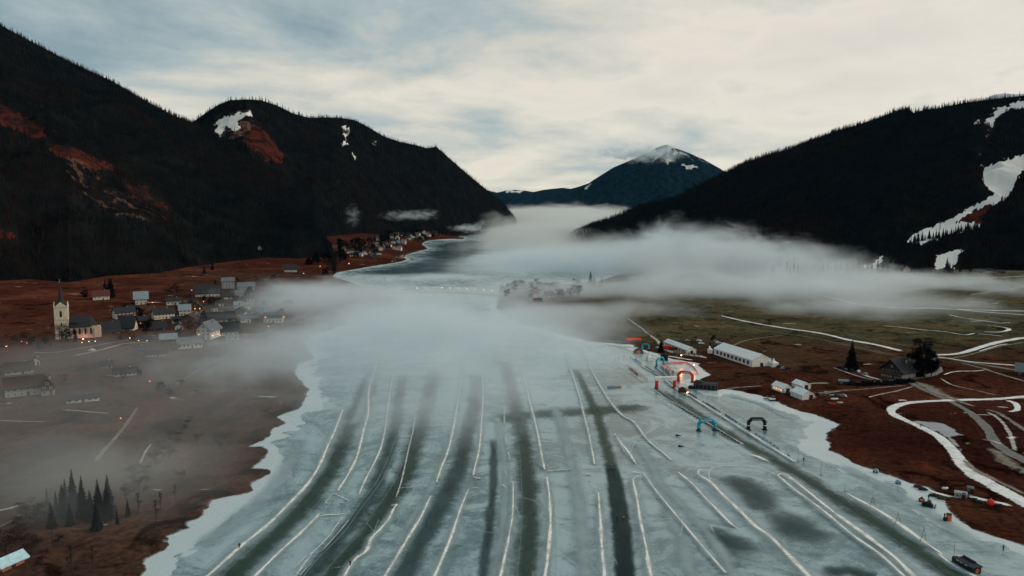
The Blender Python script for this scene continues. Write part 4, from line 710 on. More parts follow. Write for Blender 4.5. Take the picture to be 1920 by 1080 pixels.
def house(px, py, wpx, hpx, label, wall='white', roof='droof', d=None, rz=0.0, gable='side', pitch=38, over=.9, lit=(), nwin=None, floors=None, upper=None, balcony=False, chimney=True, rh=None, name='house', cat='house', group=None, detail=True, roofsnow=False, door=True):
    """gable='side': ridge runs across the view; 'front': the gable faces the viewer. Sizes are read in photo pixels at the spot."""
    g = G(px, py); s = g[1] / F_PX; w, h = wpx * s, hpx * s; d = (d * s) if d else w * (.75 if gable == 'side' else 1.1)
    face = math.atan2(-g[0], g[1]); root = empty(name, (g[0], g[1], g[2]), face + rz, label, cat, group)
    # local frame: front wall at y=0 towards the viewer, body extends to +y
    fx, fy = w / 2, d / 2; b = MB(); base = -2.5
    span = d if gable == 'side' else w; run = span / 2; rise = rh * s if rh else math.tan(R(pitch)) * run
    split = h * .52 if upper else None
    b.quadbox((0, fy, (base + h) / 2), (w, d, h - base), 0)
    if upper: b.quadbox((0, fy, (split + h) / 2), (w + .12, d + .12, h - split - .02), 1)
    gm = 1 if upper else 0
    if gable == 'side':
        for sx in (-fx + .02, fx - .02): b.poly([(sx, 0.02, h - .01), (sx, d - .02, h - .01), (sx, fy, h + rise)][::1 if sx > 0 else -1], gm)
    else:
        for sy in (.02, d - .02): b.poly([(-fx + .02, sy, h - .01), (fx - .02, sy, h - .01), (0, sy, h + rise)][::1 if sy < 1 else -1], gm)
    b.ob('wall', [mt(wall), mt(upper or wall)], root)
    th = .35; r_ = MB(); ov = over; sl = rise / run
    if gable == 'side':
        prof = [(-ov, h - ov * sl), (fy, h + rise), (d + ov, h - ov * sl), (d + ov, h - ov * sl + th), (fy, h + rise + th), (-ov, h - ov * sl + th)]
        n = len(r_.v)
        r_.prism([(p[0], p[1]) for p in prof], -fx - ov, fx + ov, 0)
        r_.v = [(v[1], v[0], v[2]) for v in r_.v]; r_.f = [f[::-1] for f in r_.f]
    else:
        prof = [(-fx - ov, h - ov * sl), (0, h + rise), (fx + ov, h - ov * sl), (fx + ov, h - ov * sl + th), (0, h + rise + th), (-fx - ov, h - ov * sl + th)]
        r_.prism(prof, -ov, d + ov, 0)
    ro = r_.ob('roof', [mt(roof)], root)
    if chimney:
        cx = w * .22; cyy = fy + (.12 * d if gable == 'side' else .2 * d); cz = h + rise * (1 - abs((cyy - fy) if gable == 'side' else cx) / run)
        MB().quadbox((cx, cyy, cz + .8), (.8, .8, 2.4), 0).quadbox((cx, cyy, cz + 2.1), (1.05, 1.05, .22), 1).ob('chimney', [mt('stone'), mt('dark')], ro)
    if detail:
        nf = floors or max(1, int(round(h / 3.0))); nw = nwin or max(2, min(6, int(w / 3.2))); fh = h / nf; k = 0
        for fl in range(nf):
            z = fh * (fl + .52)
            for i in range(nw):
                x = -fx + w * (i + .5) / nw
                if door and fl == 0 and i == nw // 2: MB().quadbox((x, -.04, 1.05), (1.1, .14, 2.1), 0).ob('door', [mt('dwood')], root); continue
                window(root, (x, -.03, z), min(1.3, w / nw * .5), fh * .46, 'y', k in lit); k += 1
            ns = max(1, int(d / 4.5))
            for sx in (-1, 1):
                for i in range(ns): window(root, (sx * (fx + (.08 if upper else .02)), d * (i + .5) / ns, z), 1.1, fh * .44, 'x', (k in lit) and sx * g[0] < 0)
                k += 1
        if gable == 'front' and rise > 2.6: window(root, (0, -.03 - (.06 if upper else 0), h + rise * .3), 1.2, 1.3, 'y', 99 in lit)
        if balcony:
            for fl in range(1, nf): 
                q = MB().quadbox((0, -.75, fh * fl), (w * .96, 1.4, .16), 0).quadbox((0, -1.42, fh * fl + .55), (w * .96, .08, .9), 0)
                for i in range(int(w / 2.5) + 1): q.quadbox((-w * .47 + i * w * .94 / max(1, int(w / 2.5)), -1.42, fh * fl + .5), (.12, .14, 1.0), 0)
                q.ob('balcony', [mt('wood')], root)
    return root
# ------------------------------------------------------------------ church
def church():
    g = G(117, 636); s = g[1] / F_PX; rz = math.atan2(-g[0], g[1]); ro = empty('church', tuple(g), rz - .12, 'pale village church with a tall pointed spire and a pink lit nave', 'church')
    w = 22 * s; hw = w / 2; ht = 61 * s
    t = MB().quadbox((0, hw, (ht - 3) / 2), (w, w, ht + 3), 0)
    for z in (ht * .30, ht * .60, ht * .985): t.quadbox((0, hw, z), (w + .35, w + .35, .4), 1)
    gp = 10 * s
    for (ax, sg) in (('y', -1), ('y', 1), ('x', -1), ('x', 1)):
        if ax == 'y': y = hw + sg * hw; t.prism([(-hw, ht), (hw, ht), (0, ht + gp)], y - .25, y + .25, 0)
        else:
            st = len(t.v); t.prism([(-hw, ht), (hw, ht), (0, ht + gp)], -.25, .25, 0)
            for i in range(st, len(t.v)): v = t.v[i]; t.v[i] = (sg * hw + v[1], hw + v[0], v[2])
    tw = t.ob('tower', [mt('cream'), mt('stone')], ro)
    sp = MB(); n = 8; zs = ht + 1 * s; zt = ht + 47 * s; base = []
    ring = [(hw * 1.02 * math.cos(math.pi / 8 + k * math.pi / 4) * 1.05, hw + hw * 1.02 * math.sin(math.pi / 8 + k * math.pi / 4) * 1.05, zs) for k in range(n)]
    ring2 = [(p[0] * .42, hw + (p[1] - hw) * .42, zs + 12 * s) for p in ring]
    for k in range(n): j = (k + 1) % n; sp.poly([ring[k], ring[j], ring2[j], ring2[k]], 0); sp.poly([ring2[k], ring2[j], (0, hw, zt)], 0)
    spire = sp.ob('spire', [mt('droof')], ro); MB().ball((0, hw, zt + .2), .45, 0).quadbox((0, hw, zt + 1.4), (.14, .14, 2.2), 0).quadbox((0, hw, zt + 1.8), (1.1, .14, .14), 0).ob('cross', [mt('metal')], spire)
    for z, hh, ww in ((ht * .78, 4.2, 1.5), (ht * .45, 2.4, .9), (ht * .2, 2.0, .9)):
        for ax in ('y', 'x'):
            c = (0, -.02, z) if ax == 'y' else (hw + .02, hw, z); b = MB(); sz = (ww, .2, hh) if ax == 'y' else (.2, ww, hh); b.quadbox(c, sz, 0)
            b.quadbox((c[0], c[1], c[2] + hh / 2 + .3), (ww * .6, .2, .6) if ax == 'y' else (.2, ww * .6, .6), 0); b.ob('window', [mt('dark')], tw)
    MB().quadbox((0, -.05, 1.6), (1.8, .3, 3.2), 0).ob('door', [mt('dwood')], tw)
    # nave runs away to the right of the tower
    L0, L1, nd, nh, rr = hw + .02, hw + 44 * s, 10.5, 22 * s, 19 * s; y0 = hw - 2.5
    nv = MB().quadbox(((L0 + L1) / 2, y0 + nd / 2, (nh - 3) / 2), (L1 - L0, nd, nh + 3), 0)
    for k in range(5):
        x = L0 + 1.4 + k * (L1 - L0 - 2.6) / 4; nv.quadbox((x, y0 - .45, nh * .35), (.9, .9, nh * .85), 1, taper=.8)
    nv.quadbox((L1 + 1.6, y0 + nd / 2, nh * .45 - 1), (3.2, nd * .62, nh * .9 + 2), 0, taper=.96); nv.ob('nave', [mt('pink'), mt('stone')], ro)
    q = MB().prism([(y0 - .8, nh - .9), (y0 + nd / 2, nh + rr), (y0 + nd + .8, nh - .9), (y0 + nd + .8, nh - .5), (y0 + nd / 2, nh + rr + .4), (y0 - .8, nh - .5)], L0, L1 - 3.5, 0)
    q.v = [(v[1], v[0], v[2]) for v in q.v]; q.f = [f[::-1] for f in q.f]
    a = [(L1 - 3.5, y0 - .8, nh - .5), (L1 + .8, y0 + 1.2, nh - .5), (L1 + .8, y0 + nd - 1.2, nh - .5), (L1 - 3.5, y0 + nd + .8, nh - .5)]; tp = (L1 - 3.5, y0 + nd / 2, nh + rr + .4)
    for i in range(3): q.poly([a[i], a[i + 1], tp], 0)
    q.ob('roof', [mt('droof')], ro)
    for k in range(4):
        x = L0 + 1.4 + (k + .5) * (L1 - L0 - 2.6) / 4; MB().quadbox((x, y0 - .04, nh * .52), (1.3, .2, nh * .46), 0).quadbox((x, y0 - .04, nh * .52 + nh * .26), (.8, .2, .7), 0).ob('window', [mt('dark')], ro)
    # flood light warming the nave wall, as in the photograph
    fl = empty('flood_light', (0, 0, 0), 0, 'small flood light in the churchyard grass facing the pink nave', 'lamp'); c, s_ = math.cos(rz - .12), math.sin(rz - .12); lx, ly = (L0 + L1) / 2 + 1, y0 - 9
    fl.location = (g[0] + c * lx - s_ * ly, g[1] + s_ * lx + c * ly, g[2] - .1); MB().quadbox((0, 0, .35), (.5, .4, .5), 0, rx=.5).quadbox((0, 0, .1), (.1, .1, .3), 1).ob('lamp_housing', [LAMP, mt('metal')], fl)
    sl = bpy.data.lights.new('flood_light_beam', 'SPOT'); so = bpy.data.objects.new('flood_light_beam', sl); COL.objects.link(so); so.parent = fl; so.location = (0, 0, 1.0); sl.energy = 1800; sl.color = (1, .42, .24); sl.spot_size = R(95); sl.spot_blend = .8; sl.shadow_soft_size = .4
    so.rotation_euler = (R(68), 0, rz - .12)
church()
# ------------------------------------------------------------------ village on the left bank
for a in [
    (252,584,15,6,'small dark roofed house between the pale blue roof and the guesthouse', dict(wall='white', roof='droof', rh=5, d=12)), (286,588,15,6,'brown hut left of the long white house', dict(wall='wood', roof='brroof', rh=5, d=12)), (330,606,14,7,'white walled house tucked below the long white house', dict(wall='white', roof='droof', rh=5, d=12)), (372,604,13,6,'dark hut right of the reddish brown chalet', dict(wall='dwood', rh=5, d=10)), (395,597,14,6,'pale cottage left of the broad inn', dict(wall='cream', rh=5, d=12)), (436,615,16,6,'grey cottage below the broad inn', dict(wall='grey', roof='groof', rh=5, d=12)),
    (412,574,13,6,'white cottage above the broad inn', dict(wall='white', rh=4, d=10)), (430,590,14,6,'brown cottage left of the narrow chalet', dict(wall='wood', rh=5, d=10)), (480,588,14,6,'white cottage above the field path', dict(wall='white', roof='droof', rh=5, d=10)), (410,552,14,5,'dark hut right of the wide hotel', dict(wall='dwood', rh=5, d=10)), (448,556,16,6,'grey house in the first haze', dict(wall='white', roof='groof', rh=5, d=12)), (345,578,13,6,'cream cottage behind the smooth blue grey roof', dict(wall='cream', roof='droof', rh=4, d=10)), (268,606,15,6,'dark barn right of the squat black roofed chalet', dict(wall='dwood', rh=6, d=14)), (400,650,16,5,'low hut below the pale annex', dict(wall='grey', roof='groof', rh=4, d=12)), (262,660,18,5,'dark shed on the lower road', dict(wall='dwood', rh=5, d=12)), (200,690,20,6,'misty cottage above the long white building', dict(wall='grey', roof='droof', rh=6, d=12)),
    (190,562,27,8,'low white farmhouse alone on the red slope under dark spruces', dict(roof='redroof', rh=9, nwin=4, d=20)),
    (265,571,20,12,'white two storey house with a wide pale blue roof above the village', dict(roof='broof', rh=11, d=34, over=1.8, wall='white', lit=(3,))),
    (236,597,34,12,'white guesthouse with a dark hip of roof and dark balcony behind the black roofed chalet', dict(balcony=True, rh=8, d=20, rz=.3)),
    (236,620,26,9,'squat chalet with a heavy black roof and cream front lit by a lamp', dict(wall='cream', rh=17, d=24, rz=-.35, over=1.6)),
    (208,625,30,6,'dark blue roofed barn with a low pale base beside the church', dict(wall='stone', upper='dwood', rh=15, d=26, rz=.15, over=1.4)),
    (309,598,36,11,'long white house with rows of dark windows right of the black roofed chalet', dict(nwin=6, floors=2, rh=8, d=20, rz=.25, wall='cream')),
    (326,572,25,8,'small white house with a flat dark roof between bare trees', dict(rh=5, d=18)),
    (347,592,20,11,'white house with a smooth blue grey roof', dict(roof='broof', rh=9, d=24)),
    (366,588,25,12,'brown and white chalet with lit flower balconies', dict(upper='wood', balcony=True, gable='front', rh=10, lit=(0,2,5,6), d=26)),
    (352,606,30,8,'reddish brown wooden chalet with a low gable', dict(wall='wood', upper='wood', roof='brroof', gable='front', rh=9, rz=-.4, d=30)),
    (402,585,12,9,'tiny cream house with one dark window among brown shrubs', dict(wall='cream', nwin=2, rh=4, d=10)),
    (382,637,27,20,'large white house with a grey hipped roof turned toward the lake', dict(roof='groof', upper=None, gable='front', rh=13, d=40, rz=-.45, over=2.0, lit=(4,))),
    (424,629,44,11,'long house with a deep black roof and a pale ground floor', dict(upper='dwood', rh=13, d=24, over=1.6, rz=.05)),
    (436,637,22,6,'low white annex in front of the long black roofed house', dict(roof='groof', rh=3, d=12, chimney=False)),
    (416,604,46,7,'broad dark roofed inn in the middle of the village', dict(rh=11, d=22, over=1.4, rz=.1)),
    (448,594,17,11,'narrow dark chalet with white balconies', dict(wall='white', upper='dwood', gable='front', balcony=True, rh=6, d=24, rz=-.3)),
    (461,605,18,9,'white cottage with a grey roof near the field path', dict(roof='groof', rh=6, d=14)),
    (478,603,16,8,'brown cottage joined to the white one', dict(wall='wood', roof='groof', rh=6, d=14)),
    (512,605,34,14,'white apartment house with grey wall panels at the edge of the village', dict(wall='white', upper='grey', roof='groof', rh=4, d=20, rz=-.15, lit=(6,), nwin=5)),
    (429,561,18,7,'dark chalet half hidden by the dark spruce', dict(wall='white', upper='dwood', rh=6, d=16)),
    (470,566,13,7,'small white house in the thin mist', dict(rh=5, d=12)),
    (389,556,42,8,'wide hotel with a dark roof and a snowy ridge', dict(upper='dwood', rh=13, d=26, over=1.4)),
    (428,541,22,14,'tall misty guesthouse with a small roof tower', dict(wall='grey', roof='groof', rh=6, d=18)),
    (462,545,30,8,'long pale house fading into the mist', dict(wall='grey', roof='groof', rh=7, d=18)),
    (464,581,22,9,'white house with a pinkish side wall', dict(wall='pink', roof='groof', rh=5, d=16, rz=.2)),
    (447,578,14,7,'little white house behind the narrow dark chalet', dict(roof='broof', rh=5, d=12)),
    (357,653,42,10,'grey roofed farm building with white stable walls on the lower lane', dict(roof='groof', rh=10, d=22, nwin=6, rz=.1)),
    (329,657,9,7,'red hut with a white door on the lower lane', dict(wall='redroof', roof='brroof', rh=4, d=10, chimney=False, nwin=2)),
    (293,668,36,5,'long low white shed in the lower village', dict(rh=4, d=12, chimney=False, nwin=6, floors=1)),
    (316,640,28,5,'barn under a pale blue roof at the lower lane', dict(roof='broof', wall='dwood', rh=8, d=22, chimney=False)),
    (235,705,38,7,'low white house in the mist below the village', dict(roof='droof', rh=7, d=16, nwin=5, floors=1)),
    (47,742,62,17,'big misty hotel with three rows of windows', dict(wall='stone', upper='grey', roof='brroof', rh=17, d=40, nwin=6, floors=2)),
    (90,741,22,19,'misty gabled wing joined to the big hotel', dict(wall='stone', upper='dwood', roof='brroof', gable='front', rh=13, d=30, balcony=True)),
    (156,754,54,8,'long low white building on the misty meadow', dict(roof='droof', rh=4, d=12, nwin=5, floors=1, chimney=False)),
    (36,702,46,9,'misty farmhouse at the left edge', dict(wall='stone', roof='brroof', rh=12, d=26)),
    (68,685,12,9,'small pale chapel like house in the mist', dict(roof='brroof', gable='front', rh=7, d=14, nwin=2)),
    (565,605,12,4,'tiny shed near the misty shore', dict(rh=2, d=8, chimney=False, nwin=2)),
    (545,510,22,6,'dark roofed barn on the red slope by the bay', dict(wall='white', upper='dwood', rh=8, d=16)),
    (487,477,7,12,'slim pale tower house at the forest edge', dict(wall='white', gable='front', rh=4, d=8, nwin=2)),
    (272,640,20,6,'dark garage row behind the street lamps', dict(wall='dwood', roof='droof', rh=4, d=14, chimney=False, floors=1)),
    (300,620,22,7,'low dark cottage among bare trees', dict(wall='dwood', roof='droof', rh=9, d=18)),
    (336,618,14,6,'small cottage with a white gable in the dark trees', dict(wall='white', roof='droof', gable='front', rh=5, d=14, nwin=2)),
    (492,590,16,7,'grey cottage beside the apartment house', dict(wall='grey', roof='groof', rh=6, d=12)),
    (500,560,22,7,'misty long house above the apartment house', dict(wall='grey', roof='groof', rh=6, d=14)),
    (522,548,16,7,'misty house near the bay', dict(wall='grey', roof='groof', rh=6, d=12)), (556,553,18,7,'misty farmhouse close to the shore', dict(wall='stone', roof='groof', rh=6, d=12)), (590,560,14,6,'shadowy hut in the shore mist', dict(wall='dwood', rh=5, d=10)), (540,575,14,6,'pale hut in the field mist', dict(wall='grey', rh=5, d=10))]:
    house(*a[:4], a[4], group='houses of the lakeside village', **a[5])
# hut with the pale blue metal roof, bottom left corner
house(26, 1064, 42, 14, 'small brick red hut with a pale blue metal roof in the dark grass', wall='brick', roof='blueroof', rh=8, d=26, rz=.55, name='hut', cat='hut', chimney=False, over=1.0, nwin=3, floors=1, pitch=18)
# far village across the bay
rv = random.Random(11); far = [(86,356),(130,362),(210,352),(330,330),(290,378),(365,384),(500,392),(548,385),(455,362),(640,314),(703,296),(768,292),(782,318),(690,246),(640,356),(692,420),(722,372),(832,222),(862,200),(900,200),(932,204),(965,218),(992,240),(850,270),(902,276),(942,274),(1062,210),(1092,236),(1132,190),(1162,208),(1222,194),(860,326),(902,332),(942,320),(886,400),(932,404),(850,440),(1012,216),(598,372),(680,398),(742,334),(812,300),(270,320),(402,338),(880,240),(1030,240),(560,330),(620,300)]
fw = ['white house by the far bay', 'cream chalet by the far bay', 'brown chalet by the far bay']
where = ['at the far left by dark trees','beside the slim spruces','under the first street lamp','below the red meadow','left of the lit hotel','close left of the lit hotel','lit hotel','right end of the lit hotel','above the lit hotel','at the upper lane','with a wide pale gable','with a pale curved roof','below the pale curved roof','high in the village','by the red car park','on the lower shore road','with red lights in front','at the start of the far row','second in the far row','third in the far row','fourth in the far row','fifth in the far row','at the end of the far row','behind the reeds','in the reeds row','near the point','on the far shore','by the far jetty','under the far red meadow','beside the far spruces','last before the mist','by the water behind the point','second by the water','third by the water','near the boathouse','boathouse on the point','white boathouse on the beach','beyond the point','left of the upper lane','on the beach meadow','in the village centre','beside the pale church like gable','below the lamp','at the foot of the red meadow','behind the far row','in the dark trees of the far shore','on the bend of the village road','above the village road']
for k, ((zx, zy), wh) in enumerate(zip(far, where)):
    px, py = 560 + zx / 4.8, 400 + zy / 4.8; big = k in (6, 10)
    house(px, py, 17 if k == 6 else rv.uniform(6.5, 10) * (1.3 if big else 1), 7.5 if k == 6 else rv.uniform(3.0, 4.6), ('pale house ' if k % 3 else 'dark wooden house ') + wh + ' across the bay', wall=rv.choice(['white', 'cream', 'grey']) if k % 3 else 'wood', upper=None if k % 3 else 'dwood', roof=rv.choice(['droof', 'brroof', 'groof', 'droof', 'broof']), rh=rv.uniform(2.4, 4), rz=rv.uniform(-.5, .5), gable=rv.choice(['side', 'front']), nwin=5 if k == 6 else 2, floors=2 if k == 6 else 1, lit=(0, 1, 3, 5) if k == 6 else ((0,) if k % 4 == 0 else ()), chimney=False, group='houses of the village across the bay', door=False)
# houses on the misty promontory behind the bridge
for k, (zx, zy, w, col, lab) in enumerate([(1060,218,14,'pink','reddish house at the tip of the misty promontory'),(1195,165,16,'dwood','dark house high on the misty promontory'),(1281,245,17,'white','white gabled house in the middle of the misty promontory'),(1230,192,14,'dwood','brown house behind the white one in the mist'),(1400,186,18,'grey','long grey house in the mist of the promontory'),(1492,178,12,'grey','small house with lamps on the misty promontory'),(1350,310,14,'white','pale boathouse at the shore of the promontory'),(1365,212,15,'grey','grey roofed house in the promontory mist'),(1672,212,12,'grey','lone house at the right end of the promontory'),(1452,252,14,'dwood','dark house with orange lamps on the promontory'),(1130,190,12,'wood','wooden house near the bridge end')]):
    house(700 + zx / 4.364, 500 + zy / 4.364, w, 6, lab, wall=col, roof='groof' if k % 2 else 'droof', rh=5, d=w, rz=rv.uniform(-.4, .4), gable='front' if k in (2, 0) else 'side', nwin=3, floors=2, group='houses on the misty promontory', lit=(1,) if k in (4, 9) else ())
# houses at the foot of the ski hill
for k, (x, y, w, h, lab, c) in enumerate([(1700,510,11,6,'lit pink house at the foot of the ski hill','pink'),(1722,513,7,3,'small pale hut beside the lit pink house','cream'),(1758,514,9,3,'dark barn at the foot of the ski hill','dwood'),(1834,512,14,4,'brown lodge below the right ski slope','wood'),(1855,511,9,4,'pale lodge below the right ski slope','cream'),(1878,512,12,3,'long wooden stall near the right edge of the plain','wood'),(1652,514,8,4,'grey cottage in the spruce row','grey'),(1630,508,6,4,'white gable between the spruces','white')]):
    house(x, y, w, h, lab, wall=c, roof='droof', rh=h * .8, d=w, gable='front' if k in (0, 7) else 'side', nwin=2, floors=1, lit=(0, 1) if k == 0 else (), group='houses at the foot of the ski hill', chimney=False)
# hotel on the plain and its neighbours
house(1671, 708, 42, 16, 'dark timbered chalet hotel with a steep grey roof and cream balcony rails', wall='stone', upper='dwood', roof='droof', gable='front', rh=19, d=44, rz=-.55, over=1.8, balcony=True, nwin=6, floors=3, name='hotel', cat='hotel')
house(1703, 705, 24, 20, 'flat roofed hotel wing with orange lit balconies beside the big tree', wall='wood', upper='wood', roof='droof', rh=3, d=28, rz=-.1, lit=(3,4,5), balcony=True, nwin=3, floors=3, name='hotel_wing', cat='hotel')
house(1925, 706, 34, 9, 'dark barn with a grey roof cut by the right edge', wall='dwood', upper='dwood', roof='groof', rh=12, d=40, nwin=3, floors=1, chimney=False, name='barn', cat='barn')
house(1582, 722, 17, 7, 'low black shed with a grey lid roof at the end of the dark bank', wall='black', roof='groof', rh=2, d=14, rz=.3, nwin=2, floors=1, chimney=False, name='shed', cat='shed', over=.4)
house(1801, 934, 20, 8, 'grey corrugated hut on the shore path', wall='grey', roof='grey', rh=1.2, d=14, nwin=2, floors=1, chimney=False, name='hut', cat='hut', over=.2)
house(1819, 926, 9, 11, 'narrow dark green cabin behind the grey hut', wall='dark', roof='groof', rh=1.5, d=10, nwin=2, floors=1, chimney=False, name='cabin', cat='cabin', over=.3)
# dark hedge bank in front of the hotel
def hedge():
    b = MB(); rn = random.Random(3); pts = [G(1592, 722), G(1640, 722), G(1680, 719), G(1708, 716)]
    for i in range(3):
        for k in range(60):
            t = rn.random(); p = pts[i] * (1 - t) + pts[i + 1] * t; r = rn.uniform(.6, 1.4)
            b.ball((p[0] + rn.uniform(-1, 1), p[1] + rn.uniform(-2, 2), p[2] + rn.uniform(.2, 1.4)), r, 0, 5, (1, 1, rn.uniform(.6, 1.1)))
    tag(b.ob('hedge', [NEEDLE]), 'dark clipped hedge bank below the hotel car park', 'hedge')
hedge()
# ------------------------------------------------------------------ tents
def tent(px, py, wpx, hpx, dep, label, rz, rh, side='canvas', nwin=0, doorx=None, lit=False, name='tent', red=0):
    g = G(px, py); s = g[1] / F_PX; w, h, d = wpx * s, hpx * s, dep; root = empty(name, tuple(g), rz, label, 'tent', 'white event tents on the shore'); hw = w / 2; rise = rh
    MB().quadbox((0, d / 2, h / 2 - .3), (w, d, h + .6), 0).prism([(-hw + .01, h - .01), (hw - .01, h - .01), (0, h + rise)], .02, d - .02, 0).ob('wall', [mt('canvas')], root)
    ro = MB().prism([(-hw - .3, h - .1), (0, h + rise), (hw + .3, h - .1), (hw + .3, h + .05), (0, h + rise + .18), (-hw - .3, h + .05)], -.25, d + .25, 0).ob('roof', [mt('tentroof')], root)
    for k in range(nwin):
        y = d * (k + 1) / (nwin + 1.0)
        for sx in (-1, 1): MB().quadbox((sx * (hw + .02), y, h * .52), (.12, d / (nwin + 1) * .55, h * .5), 0).ob('window', [WARM if lit and sx < 0 else (mt('redroof') if k >= nwin - red else mt('glass'))], root)
    q = MB()
    for k in range(int(d / 4) + 1): 
        for sx in (-1, 1): q.quadbox((sx * (hw + .03), k * 4 if k * 4 < d else d, h / 2), (.14, .14, h), 0)
    q.ob('frame', [mt('metal')], root)
    MB().quadbox((doorx if doorx is not None else 0, -.03, 1.2), (2.2, .14, 2.4), 0).ob('door', [mt('dark')], root); return root
# local +y runs away from the front gable
tent(1428, 687, 43, 13, 44, 'largest white event tent with a long ribbed roof and dark side windows', R(17), 3.6, nwin=9, red=5)
tent(1297, 664, 19, 8, 36, 'long white tent with a row of small black windows behind the dark spruce', R(15), 2.0, nwin=9)
tent(1515, 749, 27, 9, 10, 'white tent with a dark door square, lowest of the three by the ice', R(13), 2.2, nwin=0, doorx=1.8)
tent(1477, 736, 20, 8, 10, 'white tent with a lit orange opening, left of the three by the ice', R(18), 2.0, nwin=4, lit=True)
tent(1512, 730, 19, 7, 9, 'white tent with an orange frame, rear of the three by the ice', R(16), 1.8)
def pagoda(px, py, w, label):
    g = G(px, py); r = empty('pagoda_tent', tuple(g), .3, label, 'tent'); h = 2.6
    MB().quadbox((0, 0, h / 2), (w, w, h), 0).ob('wall', [mt('canvas')], r)
    b = MB(); k = w / 2 + .3; ring = [(-k, -k, h), (k, -k, h), (k, k, h), (-k, k, h)]; r2 = [(p[0] * .3, p[1] * .3, h + 1.1) for p in ring]
    for i in range(4): j = (i + 1) % 4; b.poly([ring[i], ring[j], r2[j], r2[i]], 0); b.poly([r2[i], r2[j], (0, 0, h + 3.0)], 0)
    b.ob('roof', [mt('snow')], r)
pagoda(1450, 687, 4.5, 'small white peaked tent right of the largest tent'); pagoda(1331, 662, 2.5, 'tiny lit peaked tent left of the largest tent'); pagoda(1217, 676, 3.2, 'small square white tent on the ice by the blue arch')
def dome():
    g = G(1197, 662); r = empty('dome_tent', tuple(g), -.2, 'dark dome tent with an orange mouth on the shore', 'tent'); b = MB(); n = 12
    for i in range(4):
        for j in range(n):
            def q(i, j): a = i / 4 * math.pi / 2; t = 2 * math.pi * j / n; return (3.8 * math.cos(a) * math.cos(t), 3.4 * math.cos(a) * math.sin(t), 3.6 * math.sin(a))
            b.poly([q(i, j), q(i, j + 1), q(i + 1, j + 1), q(i + 1, j)], 0)
    b.ob('shell', [mt('dark')], r); MB().prism([(-1.6, 0), (1.6, 0), (1.3, 1.8), (0, 2.6), (-1.3, 1.8)], -3.6, -2.2, 0).ob('door', [mt('orange')], r)
dome()
g = G(1187, 643); r = empty('canopy', tuple(g), .25, 'red canopy roof behind the shore barns', 'canopy'); q = MB()
for x in (-5, 5):
    for y in (-2, 2): q.quadbox((x, y, 1.3), (.2, .2, 2.6), 0)
q.ob('frame', [mt('metal')], r); MB().prism([(-2.6, 2.5), (0, 3.6), (2.6, 2.5), (2.6, 2.7), (0, 3.8), (-2.6, 2.7)], -6, 6, 0).ob('roof', [mt('red')], r).rotation_euler.z = R(90)
g = G(1172, 650); r = empty('boat', tuple(g), .1, 'pale upturned boat under a cover on the shore snow', 'boat'); MB().ball((0, 0, .6), 1.0, 0, 12, (7, 1.7, 1.1)).ob('hull', [mt('canvas')], r, True); MB().quadbox((0, 0, 1.7), (11, .12, .1), 0).ob('keel', [mt('wood')], r)
# ------------------------------------------------------------------ inflatable arches
def arch(px0, px1, py, hpx, col, rad, label, leg_dx=0, top=None, chamf=.16, bands=(), square=False, rz=0, word=None, mark=None, topcol=None, base=None):
    a, b = G(px0, py), G(px1, py + leg_dx); s = (a[1] + b[1]) / 2 / F_PX; c = (a + b) / 2; w = np.linalg.norm((b - a)[:2]); h = hpx * s; ang = math.atan2(b[1] - a[1], b[0] - a[0])
    root = empty('inflatable_arch', (c[0], c[1], 0.0), ang, label, 'arch', 'inflatable arches of the race area'); hw = w / 2 - rad; ht = h - rad; k = w * chamf if not square else 0.01
    zb = ht * .5
    for sx in (-1, 1):
        leg = MB().tube([(sx * hw, 0, -.02), (sx * hw, 0, ht - k)] if not square else [(sx * hw, 0, -.02), (sx * hw, 0, ht - rad * .9)], [rad * 1.08, rad], 10, 0); lo = leg.ob('leg', [mt(col)], root, True)
        for z, cc in bands: MB().tube([(sx * hw, 0, ht * z - .22), (sx * hw, 0, ht * z + .22)], rad * 1.1, 10, 0).ob('band', [mt(cc)], lo, True)
        MB().quadbox((sx * hw, 0, .12), (rad * 2.6, rad * 2.6, .24), 0).ob('foot', [mt('dark')], lo)
    tc = mt(topcol or col)
    if square: MB().quadbox((0, 0, ht), (w, rad * 1.9, rad * 2), 0).quadbox((0, -rad, ht - rad * .98), (w * .8, .1, .1), 0).ob('crossbar', [tc], root)
    else: MB().tube([(-hw, 0, ht - k - .05), (-hw, 0, ht - k), (-hw + k, 0, ht), (hw - k, 0, ht), (hw, 0, ht - k), (hw, 0, ht - k - .05)], rad, 10, 0).ob('top', [tc], root, True)
    # line of small pale lettering blocks, too small to read in the photograph
    if word:
        q = MB(); rn = random.Random(len(label)); x = -w * .24; yy = -rad * 1.02 if not square else -rad * .98
        while x < w * .26: lw = rn.uniform(.18, .34); q.quadbox((x, yy, ht - rad * .1), (lw, .06, rn.uniform(.32, .5)), 0); x += lw + .1
        q.ob('lettering', [mt(word)], root)
    if mark: MB().prism([(-w * .33, ht + .35), (-w * .25, ht + .35), (-w * .29, ht - .35)], -rad * 1.06, -rad * .98, 0).ob('emblem', [mt(mark)], root)
    return root
arch(1307, 1343, 808, 24, 'teal', .78, 'bright blue inflatable arch standing alone on the ice left of the race lane', bands=((.33, 'blue'), (.18, 'dark')), word='snow', mark='snow', leg_dx=-1)
arch(1400, 1437, 806, 25, 'black', .80, 'black inflatable arch with white leg bands right of the race lane', bands=((.42, 'snow'),), word='grey')
arch(1228, 1268, 729, 23, 'red', 1.0, 'red and white square inflatable gate over the race lane', square=True, topcol='tentroof', word='blue', leg_dx=-1)
arch(1269, 1301, 714, 21, 'red', .85, 'plain red inflatable arch beyond the square gate', word='canvas', leg_dx=3)
